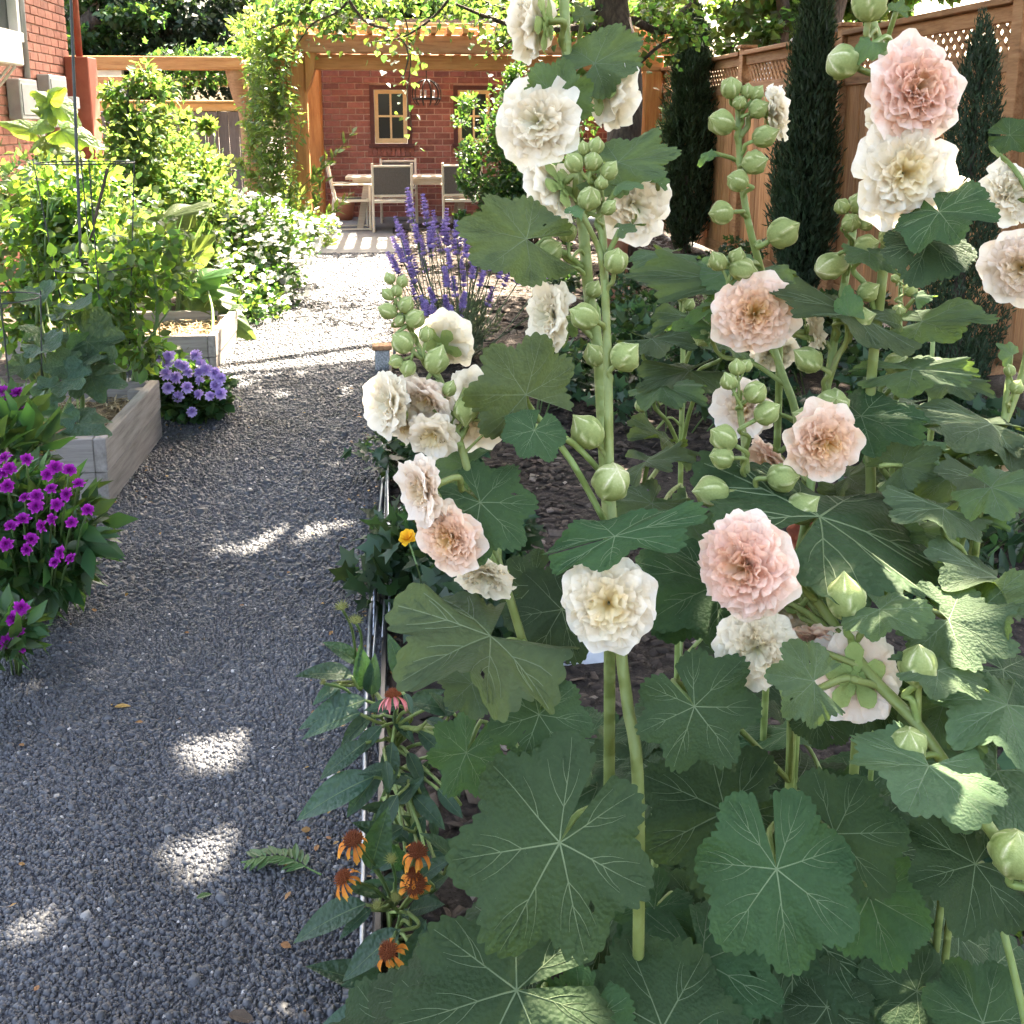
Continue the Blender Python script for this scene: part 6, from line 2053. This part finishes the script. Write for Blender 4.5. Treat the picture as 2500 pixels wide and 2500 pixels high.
rl = random.Random(3)
tips = []
for (x, y) in ((777, 395), (777, 415), (803, 400), (806, 420), (823, 425), (843, 430), (862, 440), (765, 455), (790, 455), (800, 475), (820, 450), (838, 450), (755, 440), (752, 470), (775, 485), (815, 480), (830, 470), (845, 470), (862, 475), (868, 460), (880, 480), (895, 475), (905, 490), (918, 480), (930, 485), (745, 500), (772, 500), (788, 510), (870, 510), (890, 520), (850, 500), (910, 515), (925, 505), (875, 535), (845, 535), (905, 535), (940, 520), (950, 535), (975, 530), (860, 555), (785, 560), (820, 565), (845, 585), (868, 595), (825, 600), (805, 590), (770, 475), (1020, 530)):
    tips.append((x, y + 6))
    if rl.random() < .45:
        tips.append((x + rl.uniform(-18, 18), y + rl.uniform(-2, 45)))
lb = GR(868, 680)
lavender('big clump of purple lavender beside the path behind the left hollyhock', (lb.x, lb.y, 0), tips, 6.4, .13)
lb = GR(1520, 560)
lavender('small lavender plant at the foot of the middle cypress', (lb.x, lb.y, 0), [(1515 + rl.uniform(-25, 25), 462 + rl.uniform(-15, 28)) for _ in range(14)], 9.0, .1)

# ------------------------------------------------------------------ coneflowers by the path
def coneleaf_mesh(seed):
    r = random.Random(seed)
    V, F = [], []
    n_ = 12
    bend = r.uniform(-.35, -.15)
    tw = r.uniform(-.2, .2)
    for i in range(n_ + 1):
        t = i / n_
        w_ = .155 * math.sin(math.pi * min(1, t ** .8)) ** .9 + .008 * (1 - t)
        z = bend * t * t
        V += [(-w_, t, z + w_ * .5 + tw * t * w_), (-w_ * .5, t, z + w_ * .2), (0, t, z - .005), (w_ * .5, t, z + w_ * .2), (w_, t, z + w_ * .5 - tw * t * w_)]
    for i in range(n_):
        for k in range(4):
            a = i * 5 + k
            F.append((a, a + 1, a + 6, a + 5))
    mb = MB().add(V, F, 0)
    VV = []
    for i in range(n_ + 1):
        t = i / n_
        w_ = .006 * (1 - t) + .001
        z = bend * t * t - .004
        VV += [(-w_, t, z + .005), (w_, t, z + .005)]
    mb.add(VV, [(i * 2, i * 2 + 1, i * 2 + 3, i * 2 + 2) for i in range(n_)], 1)
    return mb.mesh('leaf', [M['conleaf'], M['vein2']], True)


LEAF['C'] = [coneleaf_mesh(i) for i in range(4)]


def cone_mesh(seed, mat, spikes=70, L=.45):
    r = random.Random(seed)
    mb = MB()
    for i in range(spikes):
        f = (i + .5) / spikes
        th = math.acos(1 - 1.15 * f)
        a = i * 2.39996
        d = V3(math.sin(th) * math.cos(a), math.sin(th) * math.sin(a), math.cos(th))
        p = V3(d.x * .42, d.y * .42, d.z * .32)
        mb.tube([p, p + d * .06, p + (d + V3(0, 0, .35)).normalized() * L * r.uniform(.6, 1)], [.05, .04, .006], 4)
    mb.add(*lathe(V3(0, 0, 0), [(.001, -.2), (.3, -.15), (.44, 0), (.35, .2), (.001, .32)], 12))
    return mb.mesh('cone', M[mat])


CONE = cone_mesh(1, 'conecentre', 90, .3)
CONG = cone_mesh(2, 'conegreen', 46, .55)
rayb = MB()
petal(rayb, 1.0, .17, 0, math.radians(-8), 1.5, .3, -.08, .02, 1, 0, 1, 6, 4, .12)
RAYO = rayb.mesh('ray_petal', M['coneorange'], True, True)
rayb = MB()
petal(rayb, 1.2, .16, 0, math.radians(-20), 1.2, .3, -.08, .02, 1, 0, 1, 6, 4, .12)
RAYP = rayb.mesh('ray_petal', M['conepink'], True, True)


class Cone(BigLeaf):
    def __init__(s, label, base, top):
        BigLeaf.__init__(s, 'coneflower', label, 'coneflower', base, top, .004)
        s.root['group'] = 'coneflowers at the path edge'

    def head(s, x, y, r, d, dr, mesh_, ray=None, nray=11, rs_=1.05, foot=None):
        d -= .12
        p = U(x, y, d)
        z = cdir(*dr)
        R = r * d / PXM * 1.35
        Mx = Matrix.Translation(p) @ frame(z, random.uniform(0, 6)) @ Matrix.Scale(R, 4)
        o = obj('flower_head', mesh_, s.root, Mx)
        if ray:
            for k in range(nray):
                obj('ray_petal', ray, o, Mx @ Matrix.Rotation(2 * math.pi * k / nray + random.uniform(-.15, .15), 4, 'Z') @ Matrix.Rotation(random.uniform(-.2, .3), 4, 'Y') @ Matrix.Scale(rs_ * random.uniform(.7, 1.1), 4))
        ft = U(*foot) if foot else s.near(p - V3(0, 0, .1), .03)
        MB().tube(spline([ft, ft.lerp(p, .5) + V3(.005, 0, .01), p - z * R * .15], 4), .0028, 5).build('stalk', M['greenstem'], o, smooth=True)


gb = GR(735, 1780)
cA = Cone('orange coneflower clump low at the path edge near the bottom', (gb.x, gb.y, 0), U(735, 1700, 1.85))
for (x, y, r, dr) in ((667, 1585, 24, (-.1, .9, .45)), (647, 1657, 21, (-.4, .75, .4)), (787, 1607, 24, (.1, .9, .4)), (783, 1668, 27, (.05, .45, .8)), (733, 1794, 24, (-.2, .7, .6)), (778, 1648, 16, (.1, .9, .3))):
    cA.head(x, y, r, 1.78, dr, CONE, RAYO, 11)
for (x, y, r) in ((738, 1622, 13), (747, 1694, 14), (711, 1710, 13), (754, 1841, 12)):
    cA.head(x, y, r, 1.8, (0, .9, .4), CONG)
for (ax, ay, tx, ty, f, d) in ((700, 1640, 728, 1535, .9, 1.75), (690, 1705, 548, 1757, .4, 1.8), (755, 1755, 640, 1845, .5, 1.75), (700, 1715, 640, 1760, .4, 1.8), (760, 1640, 745, 1600, .8, 1.8), (760, 1640, 800, 1620, .6, 1.8), (735, 1860, 650, 1850, .4, 1.75), (740, 1900, 600, 1925, .5, 1.75), (730, 1870, 720, 1932, .6, 1.72), (770, 1830, 790, 1760, .7, 1.8), (720, 1690, 660, 1670, .4, 1.82), (735, 1880, 610, 1800, .3, 1.8), (770, 1720, 830, 1700, .5, 1.85), (790, 1780, 850, 1800, .5, 1.8), (740, 1930, 660, 1990, .5, 1.7)):
    cA.leaf(ax, ay, tx, ty, d, f, 1.25, 'C', d - .04)
gb = GR(700, 1560)
cB = Cone('coneflower with one drooping pink bloom and long narrow dark leaves', (gb.x, gb.y, 0), U(745, 1330, 1.95))
cB.head(742, 1312, 20, 1.9, (-.1, .8, -.2), CONE, RAYP, 9, 1.1)
gq = GR(690, 1500)
for (ax, ay, tx, ty, f, d) in ((680, 1345, 568, 1372, .35, 1.95), (690, 1400, 600, 1465, .5, 1.95), (705, 1465, 550, 1528, .5, 1.92), (720, 1450, 650, 1540, .6, 1.95), (740, 1400, 730, 1500, .7, 1.95), (770, 1340, 830, 1300, .6, 2.0), (770, 1420, 800, 1480, .6, 2.0), (780, 1500, 840, 1560, .6, 1.95), (750, 1500, 700, 1590, .6, 1.9), (790, 1380, 860, 1440, .6, 2.0), (760, 1280, 740, 1210, .7, 2.05), (720, 1370, 660, 1430, .5, 1.98), (800, 1540, 770, 1610, .7, 1.95), (760, 1560, 690, 1600, .5, 1.9), (830, 1420, 870, 1500, .6, 1.98)):
    cB.leaf(ax, ay, tx, ty, d, f, 1.25, 'C', d - .04)
cC = Cone('budding coneflower with two spiky yellow green heads above the path edge', (GR(690, 1420).x, GR(690, 1420).y, 0), U(690, 1260, 2.05))
cC.head(645, 1146, 14, 2.05, (-.1, .95, .2), CONG, None, foot=(672, 1240, 2.05))
cC.head(671, 1172, 14, 2.05, (.1, .95, .2), CONG, None, foot=(682, 1240, 2.05))
cC.head(610, 1288, 8, 2.0, (-.3, .9, .2), CONG, None, foot=(680, 1330, 2.05))
for (ax, ay, tx, ty, f, d) in ((675, 1250, 618, 1208, .5, 2.05), (665, 1275, 568, 1256, .4, 2.0), (690, 1300, 680, 1225, .8, 2.05), (700, 1310, 705, 1250, .8, 2.05), (640, 1290, 590, 1325, .5, 2.0), (632, 1290, 632, 1330, .6, 2.0), (690, 1320, 560, 1365, .4, 1.98), (700, 1350, 640, 1400, .5, 2.0)):
    cC.leaf(ax, ay, tx, ty, d, f, 1.3, 'C', d - .04)

for c_, n_, (x0, x1, y0, y1) in ((cA, 26, (740, 830, 1640, 1930)), (cB, 30, (720, 860, 1300, 1620))):
    for _ in range(n_):
        ax, ay = random.uniform(x0, x1), random.uniform(y0, y1)
        an, ln = random.uniform(0, 6.28), random.uniform(45, 95)
        d = random.uniform(1.85, 2.05)
        c_.leaf(ax, ay, ax + math.cos(an) * ln, ay + math.sin(an) * ln * .7, d, random.uniform(.3, .8), 1.25, 'C', d - .03)

# leafy ground plants in the planting bed
def ground_plant(label, x, y, rad, n_, size, mat='f_ground', tpl=T_LOBED, h=.12, cat='ground plant'):
    g_ = GR(x, y)
    p = thing('ground_plant', (g_.x, g_.y, 0), label, cat, 'low plants in the planting bed')
    ps = []
    for k in range(max(2, n_ // 60)):
        a, r = random.uniform(0, 6.28), rad * math.sqrt(random.random())
        q = (g_.x + math.cos(a) * r, g_.y + math.sin(a) * r, h * random.uniform(.4, 1.2))
        ps.append(blob(q, (.13, .13, .08), 60, size, tpl, .1, .3))
        MB().tube([(g_.x + math.cos(a) * r * .5, g_.y + math.sin(a) * r * .5, 0), q], .004, 4).build('stem', M['greenstem'], p)
    foliage(p, ps, mat)
    return p


ground_plant('dark leafy ground plant on the mulch left of the thick hollyhock stem', 1085, 720, .5, 700, .07)
ground_plant('dark leafy ground plant beside the wire border under the left hollyhock', 815, 915, .22, 420, .06, h=.16)
ground_plant('wrinkled leafy plant at the path edge below the cream blooms', 815, 1110, .22, 480, .07, h=.2)
ground_plant('leafy ground plant between the wire border and the big folded leaf', 835, 1200, .24, 420, .085, h=.28)
ground_plant('low dark shrub on the mulch near the bird bath', 1095, 565, .35, 420, .06, h=.2)
ground_plant('dark leafy mass at the foot of the fence left of the near cypress', 1640, 690, .8, 1100, .07, h=.3)
ground_plant('small leafy plant on the mulch right of the bird bath', 1290, 690, .3, 300, .06)
ground_plant('dark narrow leaved plant under the right hollyhock leaves', 1760, 1080, .4, 420, .12, 'f_ground', T_LANCE, .15)
ground_plant('low green clump on the mulch behind the buds', 1420, 700, .45, 420, .06)
ground_plant('dark undergrowth at the lower right corner under the hollyhocks', 1650, 1750, .5, 500, .12, h=.1)
ground_plant('shrubby green plant between the fence and the middle cypress', 1420, 520, .5, 600, .06, h=.25)
ground_plant('green leafy plant behind the young bud-bearing stem, mid bed', 1250, 640, .5, 700, .06, h=.35)
ground_plant('low dark plant on the mulch right of the round peach bloom', 1520, 680, .5, 600, .06, h=.3)
ground_plant('leafy mound behind the left leaning stem', 1000, 780, .3, 420, .06, h=.3)
ground_plant('dark green mound in the mid bed right of the thick stem', 1260, 800, .45, 800, .065, h=.4)
ground_plant('dark green mound behind the peach ruffled bloom', 1560, 800, .5, 800, .065, h=.35)
ground_plant('leafy mound at the foot of the near cypress', 1830, 900, .5, 700, .07, h=.35)
ground_plant('silvery low plant in front of the bird bath', 1330, 600, .3, 300, .06, 'lavgreen', T_LANCE, .15)
mg = thing('marigold', GR(800, 1130), 'tiny yellow orange flower above the wire border', 'flower')
mb = MB()
for k in range(16):
    petal(mb, .022, .009, k * 2.4, math.radians(75 - k * 4), .3, .002, 0, .002, k, 0, 1, 3, 4)
obj('petals', mb.mesh('petals', M['yellow'], True, True), mg, Matrix.Translation(U(770, 1016, 2.5)) @ frame((-.2, -.5, .8)))
MB().tube(spline([GR(800, 1130), U(790, 1080, 2.5), U(770, 1017, 2.5)], 4), .002, 5).build('stalk', M['greenstem'], mg)

# ------------------------------------------------------------------ fallen leaves on the path
a, b_ = GR(455, 1627, .012), GR(606, 1650, .015)
m_ = GR(530, 1617, .02)
fr = thing('fallen_frond', a, 'fallen green pinnate leaf lying on the gravel by the coneflowers', 'leaf')
pp = spline([b_, m_, a], 8)
MB().tube(pp, [.0018] * len(pp), 5).build('midrib', M['greenstem'], fr)
lf = mesh('leaflet', T_OVAL[0] * np.array([.62, 1, 1]), [tuple(f) for f in T_OVAL[1]], M['frond'])
n_ = 11
for k in range(n_):
    i = 3 + int(k * (len(pp) - 5) / n_)
    t_ = (pp[i + 1] - pp[i]).normalized()
    for s in (-1, 1):
        sd = V3(-t_.y, t_.x, 0) * s
        yv = (sd * .8 + t_ * .6 + V3(0, 0, random.uniform(-.1, .25))).normalized()
        zv = (V3(random.uniform(-.2, .2), random.uniform(-.2, .2), 1) - yv * yv.z).normalized()
        xv = yv.cross(zv)
        L_ = random.uniform(.034, .042)
        Mx = Matrix((xv * L_, yv * L_, zv * L_)).transposed().to_4x4()
        Mx.translation = pp[i] + V3(0, 0, .003)
        obj('leaflet', lf, fr, Mx)
for (x, y, L_, mt, lab, az) in ((370, 1695, .03, 'frond', 'single small green leaf fallen on the gravel', .4), (215, 1334, .04, 'drygrass', 'small dry orange leaf on the gravel left of the light patch', .1), (430, 1912, .05, 'twig', 'brown twig scrap on the gravel at the bottom edge', -.4), (595, 1606, .022, 'drygrass', 'small tan leaf scrap on the gravel by the coneflower', 1.4)):
    g_ = GR(x, y, .012)
    o = obj('fallen_leaf', mesh('fallen_leaf', T_OVAL[0] * np.array([.8, 1, 1]), [tuple(f) for f in T_OVAL[1]], M[mt]), None, Matrix.Translation(g_) @ Matrix.Rotation(az - 1.57, 4, 'Z') @ Matrix.Scale(L_, 4))
    tag(o, lab, 'leaf')

# leaf litter and seed scraps scattered on the path, thicker along its edges
n_ = 420
ex = np.where(RNG.random(n_) < .5, RNG.normal(-.14, .07, n_), np.where(RNG.random(n_) < .6, RNG.normal(-1.15, .09, n_), RNG.uniform(-1.2, -.1, n_)))
P = np.stack([ex, RNG.uniform(1.3, 7.5, n_), RNG.uniform(.009, .014, n_)], 1)
v, f, r_ = cloud(T_OVAL, P, rdir(n_) * np.array([1, 1, .15]), npn(np.array([[0, 0, 1.]]) + RNG.normal(0, .25, (n_, 3))), RNG.uniform(.008, .022, n_), 1.0)
tag(obj('leaf_litter', cmesh('leaf_litter', [(v, f, r_)], M['drygrass'])), 'small dry leaf scraps scattered over the gravel', 'leaf litter', kind='stuff')
